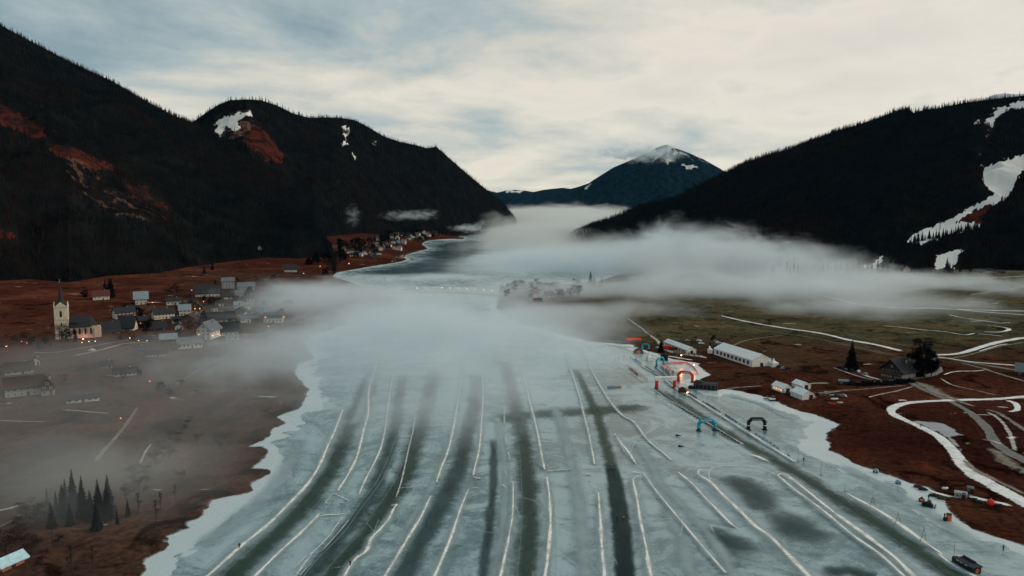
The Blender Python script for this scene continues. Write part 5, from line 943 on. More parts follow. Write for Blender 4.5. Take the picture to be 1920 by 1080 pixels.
arch(1230, 1245, 687, 16, 'teal', .62, 'narrow blue inflatable arch at the start pen', leg_dx=-4)
arch(1203, 1218, 654, 11, 'teal', .55, 'small blue inflatable arch far back by the shore trees', bands=((.3, 'snow'),))
# ------------------------------------------------------------------ barriers, posts and boards
def along(pts, step):
    g = np.array([G(*p)[:2] for p in pts]); d = np.r_[0, np.cumsum(np.linalg.norm(np.diff(g, axis=0), axis=1))]; t = np.arange(0, d[-1], step)
    x, y = np.interp(t, d, g[:, 0]), np.interp(t, d, g[:, 1]); an = np.arctan2(np.gradient(y), np.gradient(x)); return [(float(a), float(b), float(c)) for a, b, c in zip(x, y, an)]
def barrier_proto(c, lab, grp):
    r = empty('barrier', (0, 0, 0), 0, lab, 'barrier', grp); q = MB()
    for x in (-1.05, 1.05): q.quadbox((x, 0, .5), (.08, .08, 1.0), 0).quadbox((x, 0, .04), (.1, .8, .08), 0)
    q.quadbox((0, 0, .98), (2.1, .06, .06), 0); q.ob('frame', [mt('metal')], r); MB().quadbox((0, 0, .55), (2.0, .05, .72), 0).ob('banner', [mt(c)], r); return freeze(r)
def row(proto, pts, step, skip=None, rzo=0, label=None):
    first = proto.location.length < .01 and 'used' not in proto
    for i, (x, y, a) in enumerate(along(pts, step)):
        if skip and skip(i): continue
        z = Hs(x, y)
        if 'used' not in proto: proto.location = (x, y, z); proto.rotation_euler.z = a + rzo; proto['used'] = 1
        else: c = copy_tree(proto, (x, y, z), a + rzo)
b1 = barrier_proto('blue', 'low pale blue banner barrier in the row along the right edge of the race lane', 'blue banner barriers right of the race lane')
row(b1, [(1296,741),(1345,771),(1397,803),(1449,836),(1484,860)], 3.2, lambda i: i % 9 in (3, 4))
b2 = barrier_proto('dark', 'low dark banner barrier in the row along the right edge of the race lane', 'dark banner barriers right of the race lane')
row(b2, [(1287,736),(1307,749)], 2.3); row(b2, [(1327,759),(1340,768)], 2.3); row(b2, [(1361,780),(1384,795)], 2.3); row(b2, [(1191,676),(1202,683)], 2.4); row(b2, [(1211,689),(1228,700)], 2.4)
b3 = barrier_proto('snow', 'low white barrier in the row along the left edge of the race lane', 'white barriers left of the race lane')
row(b3, [(1234,731),(1262,752),(1290,771),(1313,785)], 3.4)
def block_proto():
    r = empty('track_marker', (0, 0, 0), 0, 'small dark block marking the left edge of the race lane', 'track marker', 'dark marker blocks left of the race lane')
    MB().quadbox((0, 0, .22), (.8, .6, .44), 0, taper=.8).ob('block', [mt('dark')], r); MB().quadbox((0, 0, .47), (.4, .3, .06), 0).ob('cap', [mt('snow')], r); return freeze(r)
row(block_proto(), [(1236,734),(1262,755),(1290,774),(1315,789),(1345,806),(1372,822),(1388,833)], 3.0)
row(b4 := barrier_proto('red', 'red banner barrier fencing the start pen', 'red banner barriers of the start pen'), [(1246,684),(1262,682),(1278,681),(1288,682),(1297,687),(1304,694),(1309,702)], 2.4)
row(b4, [(1240,689),(1250,698),(1258,706)], 2.4); row(b4, [(1181,692),(1196,703)], 2.4); row(b4, [(1228,699),(1242,707)], 2.4)
row(b5 := barrier_proto('teal', 'blue banner barrier beside the start lane', 'blue banner barriers of the start lane'), [(1228,690),(1240,700),(1250,709)], 2.5)
def post_proto(c, lab, grp, h=2.2):
    r = empty('flag_post', (0, 0, 0), 0, lab, 'post', grp); MB().tube([(0, 0, 0), (0, 0, h)], .07, 6).quadbox((0, 0, .05), (.4, .4, .1), 0).ob('pole', [mt('metal')], r); MB().quadbox((0, 0, h * .68), (.22, .22, h * .62), 0).ob('padding', [mt(c)], r); return freeze(r)
row(post_proto('orange', 'orange padded post in the line left of the red gate', 'orange posts left of the red gate', 2.6), [(1177,690),(1196,703),(1215,717)], 2.6)
row(post_proto('dark', 'dark post of the chute under the red and white gate', 'dark chute posts', 2.2), [(1246,714),(1256,720),(1264,727)], 1.8)
row(post_proto('blue', 'pale blue post beside the start lane', 'pale blue start lane posts', 2.0), [(1237,690),(1245,697),(1254,705)], 2.5)
row(post_proto('red', 'short red pole in the crowd at the start pen', 'red poles in the start pen', 2.0), [(1250,690),(1258,698),(1266,704)], 2.0)
# thin poles and A-frame stands on the ice
def aframe(px, py, h, label):
    g = G(px, py); r = empty('a_frame', tuple(g), .2, label, 'stand', 'thin A-frame stands along the snow ridge')
    for sx in (-1, 1): MB().tube([(sx * 1.2, 0, 0), (0, 0, h)], .06, 5).ob('leg', [mt('dark')], r)
    MB().quadbox((0, 0, h * .45), (1.2, .07, .07), 0).tube([(0, 0, h), (0, 0, h + .7)], .05, 5).ob('crossbar', [mt('dark')], r)
aframe(1636, 951, 3.6, 'A-frame stand on the snow ridge, farthest of the three'); aframe(1683, 985, 3.9, 'A-frame stand on the snow ridge, middle of the three'); aframe(1731, 1016, 4.2, 'A-frame stand on the snow ridge, closest to the black kiosk')
def pole(px, py, h, label, name='pole', cat='pole', m='dark', r0=.06):
    g = G(px, py); r = empty(name, tuple(g), 0, label, cat); MB().tube([(0, 0, -.1), (0, 0, h)], [r0, r0 * .7], 6).ob('shaft', [mt(m)], r); MB().quadbox((0, 0, .06), (.5, .5, .12), 0).ob('foot', [mt(m)], r); return r
pole(1496, 865, 4.5, 'thin pole at the end of the bold white edge'); pole(1539, 890, 5, 'thin pole on the ice beside the race lane'); pole(1584, 921, 3.6, 'short thin pole where the snow ridge begins'); pole(1788, 1054, 6.5, 'tall thin mast beside the black kiosk', m='wood')
pole(1338, 769, 3, 'thin pole by the dark banners'); pole(1311, 752, 3, 'thin pole by the pale blue banners'); pole(721, 528, 6, 'dark post standing in the misty bay', r0=.3)
# ------------------------------------------------------------------ race office container, kiosk, machines and cars
g = G(1322, 731); r = empty('stage_container', tuple(g), R(-22), 'black flat roofed container stand at the shore with a snowy roof edge', 'container'); MB().quadbox((0, 3, 1.5), (13, 6, 3.4), 0).ob('body', [mt('black')], r); MB().quadbox((0, 3, 3.35), (13.6, 6.6, .28), 0).quadbox((-4.2, 3.2, 3.9), (4, 4, .8), 0).ob('roof', [mt('droof')], r)
q = MB(); [q.quadbox((-5.5 + i * 2.2, -.02, 1.6), (.14, .14, 2.6), 0) for i in range(6)]; q.quadbox((0, -.05, 3.05), (12.6, .14, .18), 0); q.ob('frame', [mt('metal')], r); MB().quadbox((-7.9, 1.5, .6), (3, 3.6, 1.1), 0).ob('ramp', [mt('black')], r)
g = G(1273, 664); r = empty('display_board', tuple(g), R(-10), 'brown striped display board on the festival snow', 'board'); MB().quadbox((0, 0, 1.6), (8, .3, 2.4), 0).ob('panel', [mt('wood')], r); q = MB(); [q.quadbox((x, .1, .8), (.2, .3, 1.7), 0) for x in (-3.4, 0, 3.4)]; q.ob('leg', [mt('dark')], r)
q = MB(); [q.quadbox((-3.5 + i * .9, -.17, 1.6), (.3, .06, 2.0), 0) for i in range(9)]; q.ob('print', [mt('cream')], r)
g = G(1245, 676); r = empty('grandstand', tuple(g), R(-15), 'small black grandstand behind the narrow blue arch', 'stand'); q = MB(); [q.quadbox((0, i * .9, .35 + i * .4), (5, .9, .7 + i * .8), 0) for i in range(3)]; q.ob('steps', [mt('black')], r); MB().quadbox((0, 3, 2.6), (5.2, .2, 2), 0).ob('back_wall', [mt('dark')], r)
def kiosk():
    a, b = G(1793, 1060), G(1823, 1076); g = G(1824, 1078); ang = math.atan2(a[1] - g[1], a[0] - g[0])
    r = empty('kiosk', (g[0], g[1], 0), ang, 'black timing kiosk with an orange ring emblem on its end wall', 'kiosk'); L_, D_, h = 6.0, 2.7, 2.1     # local +x runs back along the long side, -y side faces the lake
    MB().quadbox((L_ / 2, -D_ / 2, h / 2), (L_, D_, h), 0).ob('body', [mt('black')], r); MB().quadbox((L_ / 2 - .2, -D_ / 2, h + .1), (L_ + .5, D_ + .5, .2), 0).quadbox((L_ * .6, -D_ * .85, h + .45), (L_ * .7, .5, .5), 0).ob('roof', [mt('droof')], r)
    MB().quadbox((L_ / 2, .14, h - .1), (L_ + .3, .1, .14), 0).quadbox((-.14, -D_ / 2, h - .1), (.1, D_ + .3, .14), 0).ob('trim', [mt('stone')], r)
    for x in (2.4, 4.0, 5.3): MB().quadbox((x, .06, 1.7), (.8, .12, .35), 0).ob('sign', [mt('cream')], r)
    em = MB(); n = 18
    for k in range(n):
        a0, a1 = 2 * math.pi * k / n, 2 * math.pi * (k + 1) / n; q = lambda a_, rr: (-.09, -D_ / 2 + rr * math.cos(a_), 1.05 + rr * math.sin(a_)); em.poly([q(a0, .30), q(a1, .30), q(a1, .62), q(a0, .62)][::-1], 0); em.poly([(-.09, -D_ / 2, 1.05), q(a0, .16), q(a1, .16)][::-1], 0)
    em.ob('emblem', [mt('orange')], r); MB().quadbox((L_ + .9, -1, .9), (1.2, 1.6, 1.8), 0).ob('annex', [mt('dwood')], r)
kiosk()
def car(px, py, label, c, rz=0, sc=1.0, light=None, group='cars parked behind the event tents'):
    g = G(px, py); r = empty('car', tuple(g), rz, label, 'car', group); r.scale = (sc,) * 3
    MB().prism([(-2.1, .35), (2.1, .35), (2.15, .8), (1.3, .95), (-2.0, 1.0), (-2.15, .7)], -.85, .85, 0).prism([(-1.7, .98), (.9, .94), (.35, 1.48), (-1.3, 1.5)], -.72, .72, 0).ob('body', [mt(c)], r)
    MB().prism([(-1.5, 1.03), (.72, .99), (.3, 1.4), (-1.2, 1.42)], -.74, .74, 0).ob('window_glass', [mt('glass')], r)
    for x in (-1.35, 1.35):
        for y in (-.86, .86): MB().tube([(x, y - .1, .33), (x, y + .1, .33)], .33, 10).ob('wheel', [mt('black')], r)
    if light: MB().ball((2.2, -.5, .7), .16, 0).ball((2.2, .5, .7), .16, 0).ob('headlight', [light], r)
for a in [(1289,640,'silver car behind the long white tent','metal',.3),(1305,633,'dark car parked farthest back behind the tents','dark',1.2),(1311,640,'white car behind the long white tent','snow',-.2),(1315,645,'pale estate car behind the long white tent','canvas',.1),(1334,646,'black car near the brake lights','black',.8),(1342,641,'light grey car left of the big tent','metal',.5),(1347,644,'white car left of the big tent','snow',0),(1358,650,'dark green van like car above the big tent','dark',.2),(1362,653,'small white car above the big tent','snow',-.1),(1355,640,'brown car on the field track','wood',.4),(1462,689,'dark car right of the peaked tent','dark',.1),(1469,692,'grey car right of the peaked tent','metal',.3),(1477,692,'black car at the end of the tent row','black',.2),(1414,668,'silver car behind the big tent roof','metal',0),(1427,671,'white car behind the big tent roof','snow',.2)]:
    car(*a)
for k, (x, y) in enumerate([(1575,690),(1582,692),(1589,693),(1597,696),(1603,692),(1610,698),(1595,689),(1622,703)]): car(x, y, ['black car first in the hotel car park','dark car second in the hotel car park','grey car third in the hotel car park','black car on the snow edge of the hotel car park','pale car behind in the hotel car park','white car beside the snow bank of the hotel','dark car under the tall spruce','silver car at the hotel gate'][k], ['black','dark','metal','black','canvas','snow','dark','metal'][k], .3 + k * .2, group='cars in the hotel car park')
for k, (x, y) in enumerate([(1532,741),(1541,744),(1549,739),(1562,747),(1570,744),(1523,746),(1580,744)]): car(x, y, ['dark car behind the lowest white tent','red car on the muddy track','grey car on the muddy track','dark car beside the boat trailers','brown car at the end of the muddy track','orange car beside the green door tent','grey van like car by the track'][k], ['dark','redroof','metal','dark','brroof','orange','grey'][k], .1 + k * .35, group='cars on the muddy yard')
car(44, 645, 'car with red tail lights on the road left of the church', 'dark', .2, light=LAMPR, group='cars on the village road'); car(172, 658, 'pale car on the road below the church', 'canvas', .15, group='cars on the village road'); car(6, 651, 'car with orange lights at the left edge', 'dark', .1, light=LAMP, group='cars on the village road')
def van(px, py, label, c, rz, lit=None, L_=5.6, h=2.5, name='van', cat='van'):
    g = G(px, py); r = empty(name, tuple(g), rz, label, cat); MB().prism([(-L_ / 2, .4), (L_ / 2, .4), (L_ / 2, 1.2), (L_ / 2 - .9, h), (-L_ / 2, h)], -1, 1, 0).ob('body', [mt(c)], r); MB().prism([(L_ / 2 - .25, 1.3), (L_ / 2 - .85, h - .15), (L_ / 2 - 1.6, h - .15), (L_ / 2 - 1.6, 1.3)], -1.02, 1.02, 0).ob('window_glass', [mt('glass')], r)
    for x in (-L_ / 3, L_ / 3):
        for y in (-.95, .95): MB().tube([(x, y - .12, .4), (x, y + .12, .4)], .4, 10).ob('wheel', [mt('black')], r)
    if lit: MB().ball((L_ / 2 + .02, -.6, .8), .3, 0).ball((L_ / 2 + .02, .6, .8), .3, 0).ob('headlight', [lit], r)
    return r
v = van(1281, 737, 'dark red service truck with glowing orange lights beside the race lane', 'redroof', R(-40), LAMP, 5.0, 2.7, 'service_truck', 'truck'); MB().quadbox((-.4, 0, 3.0), (1.6, 1.4, .6), 0).ob('beacon_box', [mt('dark')], v)
van(1337, 652, 'vehicle with bright red tail lights behind the tents', 'dark', R(200), LAMPR); van(1251, 655, 'red food truck in front of the long white tent', 'red', R(-15), None, 6.5, 2.8, 'food_truck', 'truck')
van(1262, 657, 'red and black trailer stall beside the food truck', 'redroof', R(-20), None, 6, 2.4, 'trailer', 'trailer')
def groomer(px, py, label, c, rz, cab='dark', sc=1.0):
    g = G(px, py); r = empty('snow_groomer', tuple(g), rz, label, 'snow machine'); r.scale = (sc,) * 3
    for y in (-1.1, 1.1): MB().prism([(-2.0, .3), (-1.6, 0), (1.6, 0), (2.1, .4), (1.7, .85), (-1.8, .85)], y - .4, y + .4, 0).ob('track', [mt('black')], r)
    MB().quadbox((-.2, 0, 1.2), (3.6, 2.0, .8), 0, taper=.92).ob('body', [mt(c)], r); MB().quadbox((.5, 0, 2.1), (1.5, 1.7, 1.2), 0, taper=.8).ob('cab', [mt('glass')], r); MB().quadbox((2.7, 0, .6), (.3, 3.4, .9), 0, ry=.3).ob('blade', [mt(cab)], r)
groomer(1739, 949, 'dark tracked snow machine parked on the ice near the shore', 'black', R(-35), sc=.85); groomer(1728, 940, 'smaller dark machine with an orange body behind the tracked one', 'orange', R(60), sc=.55); groomer(1448, 751, 'white machine at the edge of the ice near the tents', 'canvas', R(10), 'dark', .9); groomer(1437, 748, 'small white sledge machine at the edge of the ice', 'canvas', R(20), 'dark', .6)
def cart(px, py, label, rz):
    g = G(px, py); r = empty('ice_drill_cart', tuple(g), rz, label, 'cart'); MB().quadbox((0, 0, .7), (2.0, 1.1, .9), 0, taper=.85).quadbox((.2, 0, 1.3), (.8, .8, .4), 0).ob('body', [mt('blue')], r); MB().tube([(1.0, 0, .5), (4.6, 0, .15)], .07, 6).ob('drawbar', [mt('dark')], r)
    for x in (-.6, .6):
        for y in (-.6, .6): MB().tube([(x, y - .08, .3), (x, y + .08, .3)], .3, 8).ob('wheel', [mt('black')], r)
cart(1642, 886, 'teal cart with a long drawbar pointing along the shore ice', R(-45)); cart(1684, 907, 'teal cart with its drawbar pointing back at the first cart', R(150))
g = G(1857, 948); r = empty('buoy', tuple(g), 0, 'big round red buoy on the shore path', 'buoy'); MB().ball((0, 0, 1.15), 1.2, 0, 14).ob('float', [mt('red')], r, True); MB().tube([(0, 0, 2.2), (0, 0, 2.6)], .15, 8).ob('eyelet', [mt('metal')], r)
g = G(1846, 946); r = empty('small_buoy', tuple(g), 0, 'smaller dark red buoy left of the big red one', 'buoy'); MB().ball((0, 0, .6), .65, 0, 12).ob('float', [mt('redroof')], r, True); MB().tube([(0, 0, 1.15), (0, 0, 1.4)], .1, 8).ob('eyelet', [mt('metal')], r)
g = G(1779, 976); r = empty('toilet_cabin', tuple(g), R(15), 'orange cabin with a dark lid at the edge of the ice', 'cabin'); MB().tube([(0, 0, 0), (0, 0, 2.1)], .85, 12).ob('body', [mt('orange')], r, False); MB().tube([(0, 0, 2.1), (0, 0, 2.3)], .9, 12).ob('lid', [mt('dark')], r); MB().quadbox((-1.5, 0, .6), (.9, .8, 1.2), 0).ob('box', [mt('black')], r)
def boat(px, py, label, c, L_, rz):
    L_ *= .72
    g = G(px, py); r = empty('boat', tuple(g), rz, label, 'boat', 'boats pulled up on the shore'); r.scale = (1, .8, .7); b = MB(); n = 9; pts = [(-L_ / 2 + L_ * i / (n - 1)) for i in range(n)]
    b.tube([(x, 0, .55) for x in pts], [max(.05, .85 * math.sin(math.pi * (.12 + .86 * i / (n - 1))) ** .6) for i in range(n)], 10, 0); b.ob('hull', [mt(c)], r, True); MB().quadbox((0, 0, 1.35), (L_ * .5, .8, .12), 0).ob('deck', [mt('dark')], r)
for a in [(1722,914,'dark red boat first in the line on the shore grass','redroof',4.5,-.4),(1731,919,'dark boat behind the red one on the shore grass','dark',4.5,-.3),(1752,931,'upturned dark boat close to the snow machine','dwood',5,-.5),(1765,936,'brown boat at the end of the shore line','wood',4,-.6),(1772,917,'pale boat on the red grass','canvas',3.5,.2),(1560,758,'bright red boat in the muddy yard','red',5.5,-.6),(1565,749,'white boat in the muddy yard','canvas',6,.1),(1575,756,'cream boat in the muddy yard','cream',4.5,0),(1555,752,'dark covered boat in the muddy yard','dark',7,-.2),(1560,742,'grey boat in the muddy yard','grey',5,.2),(1907,883,'dark blue boat on the grey ground at the right edge','dark',6,.2),(1835,943,'black boat on the shore path','black',4,-.1),(1828,939,'small black boat next to the cabin','black',3.2,-.2),(1873,950,'black boat right of the big red buoy','black',5,-.2)]: boat(*a)
g = G(1152, 727); r = empty('banner_board', tuple(g), .0, 'long teal banner board with a red end on the ice', 'board'); MB().quadbox((-1.1, 0, .5), (6.2, .12, .9), 0).ob('panel', [mt('blue')], r); MB().quadbox((3.1, 0, .5), (2.0, .13, .9), 0).ob('red_end', [mt('orange')], r); q = MB(); [q.quadbox((x, .2, .3), (.1, .5, .6), 0) for x in (-4, -1, 2, 4)]; q.ob('leg', [mt('dark')], r)  # upright panel with a coloured end piece, on short legs
for x, y, l in ((1272,817,'small dark wedge lying on the open ice'), (1277,837,'dark cable drum lying on the open ice')):
    g = G(x, y); r = empty('ice_tool', tuple(g), .3, l, 'tool'); MB().prism([(-1.2, 0), (1.4, 0), (-1.0, .7)], -.5, .5, 0).ob('body', [mt('dark')], r); MB().tube([(1.2, 0, .1), (2.4, 0, .5)], .06, 5).ob('handle', [mt('metal')], r)
# ------------------------------------------------------------------ lamps, bridge, lift
def lamp(px, py, h, label, m=None, group='street lamps of the village', big=1.0):
    g = G(px, py); s = g[1] / F_PX; rad = max(.22, .42 * s * big); r = empty('street_lamp', tuple(g), 0, label, 'street lamp', group)
    MB().tube([(0, 0, -.3), (0, 0, h)], .09, 6).quadbox((.3, 0, h), (.8, .12, .12), 0).ob('pole', [mt('dark')], r); MB().ball((.5, 0, h - .2), rad, 0, 8).ob('lamp_head', [m or LAMP], r, True)
for a in [(40,650,4,'lamp with a red glow left of the church'),(153,652,4,'first warm lamp in front of the nave'),(166,651,4.5,'second warm lamp in front of the nave'),(178,652,5,'whitish lamp right of the church',),(243,648,6,'tall double lamp on the village road'),(259,648,4,'dim lamp beside the tall village lamp'),(275,648,4,'dim lamp farther right on the village road'),(263,614,4,'orange lamp on the red wall of the black roofed chalet'),(278,573,4,'lamp at the corner of the blue roofed house'),(285,572,3,'lamp beside the blue roofed house'),(394,634,4,'first orange lamp by the large white house'),(398,636,3,'second orange lamp by the large white house'),(408,636,4,'orange lamp before the long black roofed house'),(412,635,3,'next orange lamp before the long black roofed house'),(381,572,4,'lamp above the flower balcony chalet'),(359,550,4,'lamp at the top of the village'),(502,620,4,'lone orange lamp on the meadow below the apartments'),(532,602,4,'lamp at the corner of the apartments'),(280,727,4,'red glowing lamp in the mist'),(225,793,2.5,'faint red lamp beside the field path'),(569,517,4,'bright orange lamp at the bay road'),(600,503,4,'lamp where the bay road bends'),(604,470,5,'tall white lamp at the edge of the far village'),(678,478,4,'orange lamp in front of the lit hotel'),(654,497,3,'orange lamp by the bay shore'),(586,545,4,'pair of orange lamps in the shore mist'),(592,545,4,'second of the pair in the shore mist'),(737,430+58,3,'white lamp at the far boathouse')]:
    lamp(a[0], a[1], a[2], a[3], LAMPR if 'red' in a[3] else (LAMPW if 'white' in a[3] else None))
for k, (zx, zy) in enumerate([(1228,252),(1318,256),(1334,276),(1440,272),(1470,272),(1422,172),(1488,166),(1508,212)]): lamp(700 + zx / 4.364, 500 + zy / 4.364 + 2, 5, ['lamp left of the white gable on the promontory','red lamp right of the white gable on the promontory','orange lamp below the white gable on the promontory','left lamp of the orange pair on the promontory','right lamp of the orange pair on the promontory','pale lamp above the grey house on the promontory','pale lamp behind the promontory houses','lamp beside the small promontory house'][k], LAMPR if k == 1 else LAMP, 'lamps on the misty promontory', .8)
# flood lights of the race area; they really light the ice round them
for px, py, h, e, lab in [(1277,684,6.5,800,'tall orange flood light over the start pen'),(1301,697,4.5,380,'orange flood light at the bend of the start pen'),(1287,752,1.0,0,''),(1497,745,3,350,'orange light between the white tents'),(1418,672,3,200,'orange light behind the big tent roof'),(1303,690,3,0,'')]:
    if not lab: continue
    g = G(px, py); r = empty('flood_light', tuple(g), 0, lab, 'flood light'); MB().tube([(0, 0, 0), (0, 0, h)], .08, 6).ob('pole', [mt('dark')], r); MB().ball((0, 0, h), .55 if e > 1000 else .4, 0, 8).ob('lamp_head', [LAMP], r, True)
    l = bpy.data.lights.new('flood_light_glow', 'POINT'); l.energy = e; l.color = (1, .36, .14); l.shadow_soft_size = .6; lo = bpy.data.objects.new('flood_light_glow', l); COL.objects.link(lo); lo.parent = r; lo.location = (0, -1.0, h - .6)
def bridge():
    a, b = P(728, 556), P(936, 560); d = b - a; L_ = float(np.linalg.norm(d[:2])); ang = math.atan2(d[1], d[0]); r = empty('bridge', (a[0], a[1], 0), ang, 'long low road bridge crossing the narrows in the mist', 'bridge')
    n = 24; z = lambda t: 3.0 + 3.4 * math.sin(math.pi * t) ** .8
    q = MB()
    for i in range(n): t0, t1 = i / n, (i + 1) / n; xm = L_ * (t0 + t1) / 2; q.quadbox((xm, 0, (z(t0) + z(t1)) / 2), (L_ / n + .1, 6.5, .9), 0, ry=-math.atan2(z(t1) - z(t0), L_ / n))
    q.ob('deck', [mt('stone')], r)
    for i in range(1, 7): x = L_ * i / 7; MB().quadbox((x, 0, z(i / 7) / 2 - 1), (1.0, 5.4, z(i / 7) + 1.2), 0).ob('pier', [mt('stone')], r)
    for sy in (-3.2, 3.2):
        q = MB()
        for i in range(n): t0, t1 = i / n, (i + 1) / n; q.quadbox((L_ * (t0 + t1) / 2, sy, (z(t0) + z(t1)) / 2 + 1.3), (L_ / n + .1, .1, .12), 0, ry=-math.atan2(z(t1) - z(t0), L_ / n)); q.quadbox((L_ * t0, sy, z(t0) + .9), (.12, .12, .9), 0)
        q.ob('railing', [mt('metal')], r)
    c, s_ = math.cos(ang), math.sin(ang)
    for k in range(13):
        t = .035 + k * .075; x = L_ * t; lo = empty('street_lamp', (a[0] + c * x, a[1] + s_ * x, z(t) + .4), ang, 'small lamp on the misty bridge, number %s from the left' % ['one','two','three','four','five','six','seven','eight','nine','ten','eleven','twelve','thirteen'][k], 'street lamp', 'lamps on the misty bridge')
        MB().tube([(0, 2.6, 0), (0, 2.6, 4.5)], .08, 6).ob('pole', [mt('dark')], lo); MB().ball((0, 2.6, 4.7), .32 if k % 3 else .45, 0, 8).ob('lamp_head', [LAMP if k % 2 else LAMPW], lo, True)
bridge()
def on_slope(lab, px, py):
    M = MTN[lab]; d = (M['ix'] - px) ** 2 + (M['iy'] - py) ** 2; j = M['nv']; d[:, j:] = 1e9; i = np.unravel_index(np.argmin(d), d.shape); return M['V'][i]
SKI = 'dark forested mountainside with a ski run and lift above the plain'
for k, (x, y, h) in enumerate([(1762,431,16),(1852,262,14),(1838,300,14),(1858,222,14),(1884,186,22)]):
    p = on_slope(SKI, x, y); r = empty('lift_pylon', tuple(p), .5, ['ski lift pylon on the lower ski run','ski lift pylon in the narrow aisle','ski lift pylon low in the narrow aisle','ski lift pylon below the upper snow field','tall mast with a crossarm on the summit'][k], 'lift pylon', 'pylons of the ski lift')
    MB().tube([(0, 0, -2), (0, 0, h)], [.8, .5], 8).ob('mast', [mt('dark')], r); MB().quadbox((0, 0, h), (8, .8, .8), 0).quadbox((-3.6, 0, h - .8), (1.2, 1.2, .6), 0).quadbox((3.6, 0, h - .8), (1.2, 1.2, .6), 0).ob('crossarm', [mt('metal')], r)
# ------------------------------------------------------------------ single trees
def bare_tree(name, h, r, seed, twig, dense=900, trunk_h=.25):
    rn = random.Random(seed); tr = MB(); tr.tube([(0, 0, -.6), (0, 0, h * .35), (rn.uniform(-.3, .3), rn.uniform(-.3, .3), h * .8)], [h * .022, h * .016, h * .005], 7); cr = MB(); lobes = []
    for i in range(16):
        a = rn.random() * 6.28; z = h * rn.uniform(trunk_h, .9); rr = r * rn.uniform(.3, 1) * (1 - abs(z / h - .5) * 1.0); e = (math.cos(a) * rr, math.sin(a) * rr, z + h * .12); tr.tube([(0, 0, z - h * .08), (e[0] * .5, e[1] * .5, z), e], [h * .010, h * .006, h * .002], 4, 0, False); lobes.append((e, rn.uniform(.16, .34) * r * 1.3))
    for i in range(dense):
        (c, rr) = rn.choice(lobes); v = Vector((rn.gauss(0, 1), rn.gauss(0, 1), rn.gauss(0, .8))); v = v.normalized() * rr * rn.random() ** .45; p = Vector(c) + v; u = (v.normalized() * .7 + Vector((rn.uniform(-.5, .5), rn.uniform(-.5, .5), rn.uniform(0, .8)))).normalized() * rn.uniform(.3, .9) * h / 14; w = u.cross(Vector((rn.random(), rn.random(), rn.random()))).normalized() * rn.uniform(.06, .16) * h / 14
        cr.poly([tuple(p - w), tuple(p + w), tuple(p + u + w * .3)], 0); w2 = w.cross(u).normalized() * w.length; cr.poly([tuple(p - w2), tuple(p + w2), tuple(p + u)], 0)
    return tr.mesh('trunk', [BARK]), cr.mesh('crown', [twig])
def fir(name, h, r, seed, needle):
    rn = random.Random(seed); tr = MB().tube([(0, 0, -.8), (0, 0, h * .95)], [h * .02, .03], 7); cr = MB(); n = int(h * 1.7)
    for i in range(n):
        f = i / n; z = h * (.07 + .93 * f); rad = r * (1 - f) ** .9 * rn.uniform(.75, 1.1) + .15; nb = int(7 + 8 * (1 - f)); ph = rn.random() * 6.28
        for k in range(nb):
            a = ph + 2 * math.pi * k / nb + rn.uniform(-.25, .25); L_ = rad * rn.uniform(.65, 1.12); dz = -L_ * rn.uniform(.22, .5); wd = L_ * rn.uniform(.16, .28) + .12; cx, sx = math.cos(a), math.sin(a); mx = .55 * L_; zz = z + rn.uniform(-.2, .2)
            p0 = (0, 0, zz); p1 = (cx * mx - sx * wd, sx * mx + cx * wd, zz + dz * .45); p2 = (cx * L_, sx * L_, zz + dz); p3 = (cx * mx + sx * wd, sx * mx - cx * wd, zz + dz * .45); p4 = (cx * mx, sx * mx, zz + dz * .45 - wd * .9)
            cr.poly([p0, p3, p2, p1], 0); cr.poly([p0, p2, p4], 0)
    cr.poly([(-.15, 0, h * .93), (.15, 0, h * .93), (0, 0, h + .4)], 0)
    return tr.mesh('trunk', [BARK]), cr.mesh('crown', [needle])
TPRO = {'fir': [fir('f', 20, 3.6, 1, NEEDLE), fir('f', 20, 3.1, 2, NEEDLE), fir('f', 20, 4.4, 3, NEEDLE)], 'bare': [bare_tree('b', 12, 4.6, 4, BROWNTW), bare_tree('b', 12, 5.4, 5, BROWNTW), bare_tree('b', 12, 3.8, 6, BROWNTW, 700)], 'darkleaf': [bare_tree('b', 12, 4.4, 7, NEEDLE, 3200, .1)], 'birch': [bare_tree('b', 12, 2.0, 8, BROWNTW, 160, .4)]}
def tree(px, py, hpx, kind, label, group, v=None, wf=1.0):
    g = G(px, py); s = g[1] / F_PX; h = hpx * s; L_ = TPRO[kind]; v = (int(px * 7 + py * 3) % len(L_)) if v is None else v; base = 20 if kind == 'fir' else 13.2; nm = {'fir': 'spruce_tree', 'bare': 'bare_tree', 'darkleaf': 'dense_tree', 'birch': 'birch_tree'}[kind]
    r = empty(nm, (g[0], g[1], g[2] - .1), px * .37 % 6, label, 'tree', group); k = h / base; r.scale = (k * wf, k * wf, k); link('trunk', L_[v][0], None, r); link('crown', L_[v][1], None, r); return r
tree(1596, 693, 60, 'fir', 'tall single dark spruce left of the hotel car park', None, 2, 1.25)
tree(1733, 708, 80, 'darkleaf', 'huge dense dark tree towering over the hotel wing', None, 0, 1.05); tree(1722, 705, 66, 'fir', 'dark spruce merging with the huge tree by the hotel', None, 2, 1.1); tree(1746, 705, 48, 'darkleaf', 'lower dark tree right of the huge one', None, 0, .9)
tree(1239, 660, 27, 'fir', 'dark spruce standing left of the long white tent', None, 2, 1.35); tree(1337, 640, 14, 'darkleaf', 'dark bushy tree behind the parked cars', None, 0, 1.3); tree(1372, 636, 8, 'bare', 'low bare shrub behind the big tent', None, 0, 1.4); tree(1227, 648, 13, 'bare', 'bare tree beside the small blue arch', None)
rt = random.Random(9)
NB = {0: 'seen in the dark cluster of the left bank', 1: ''}
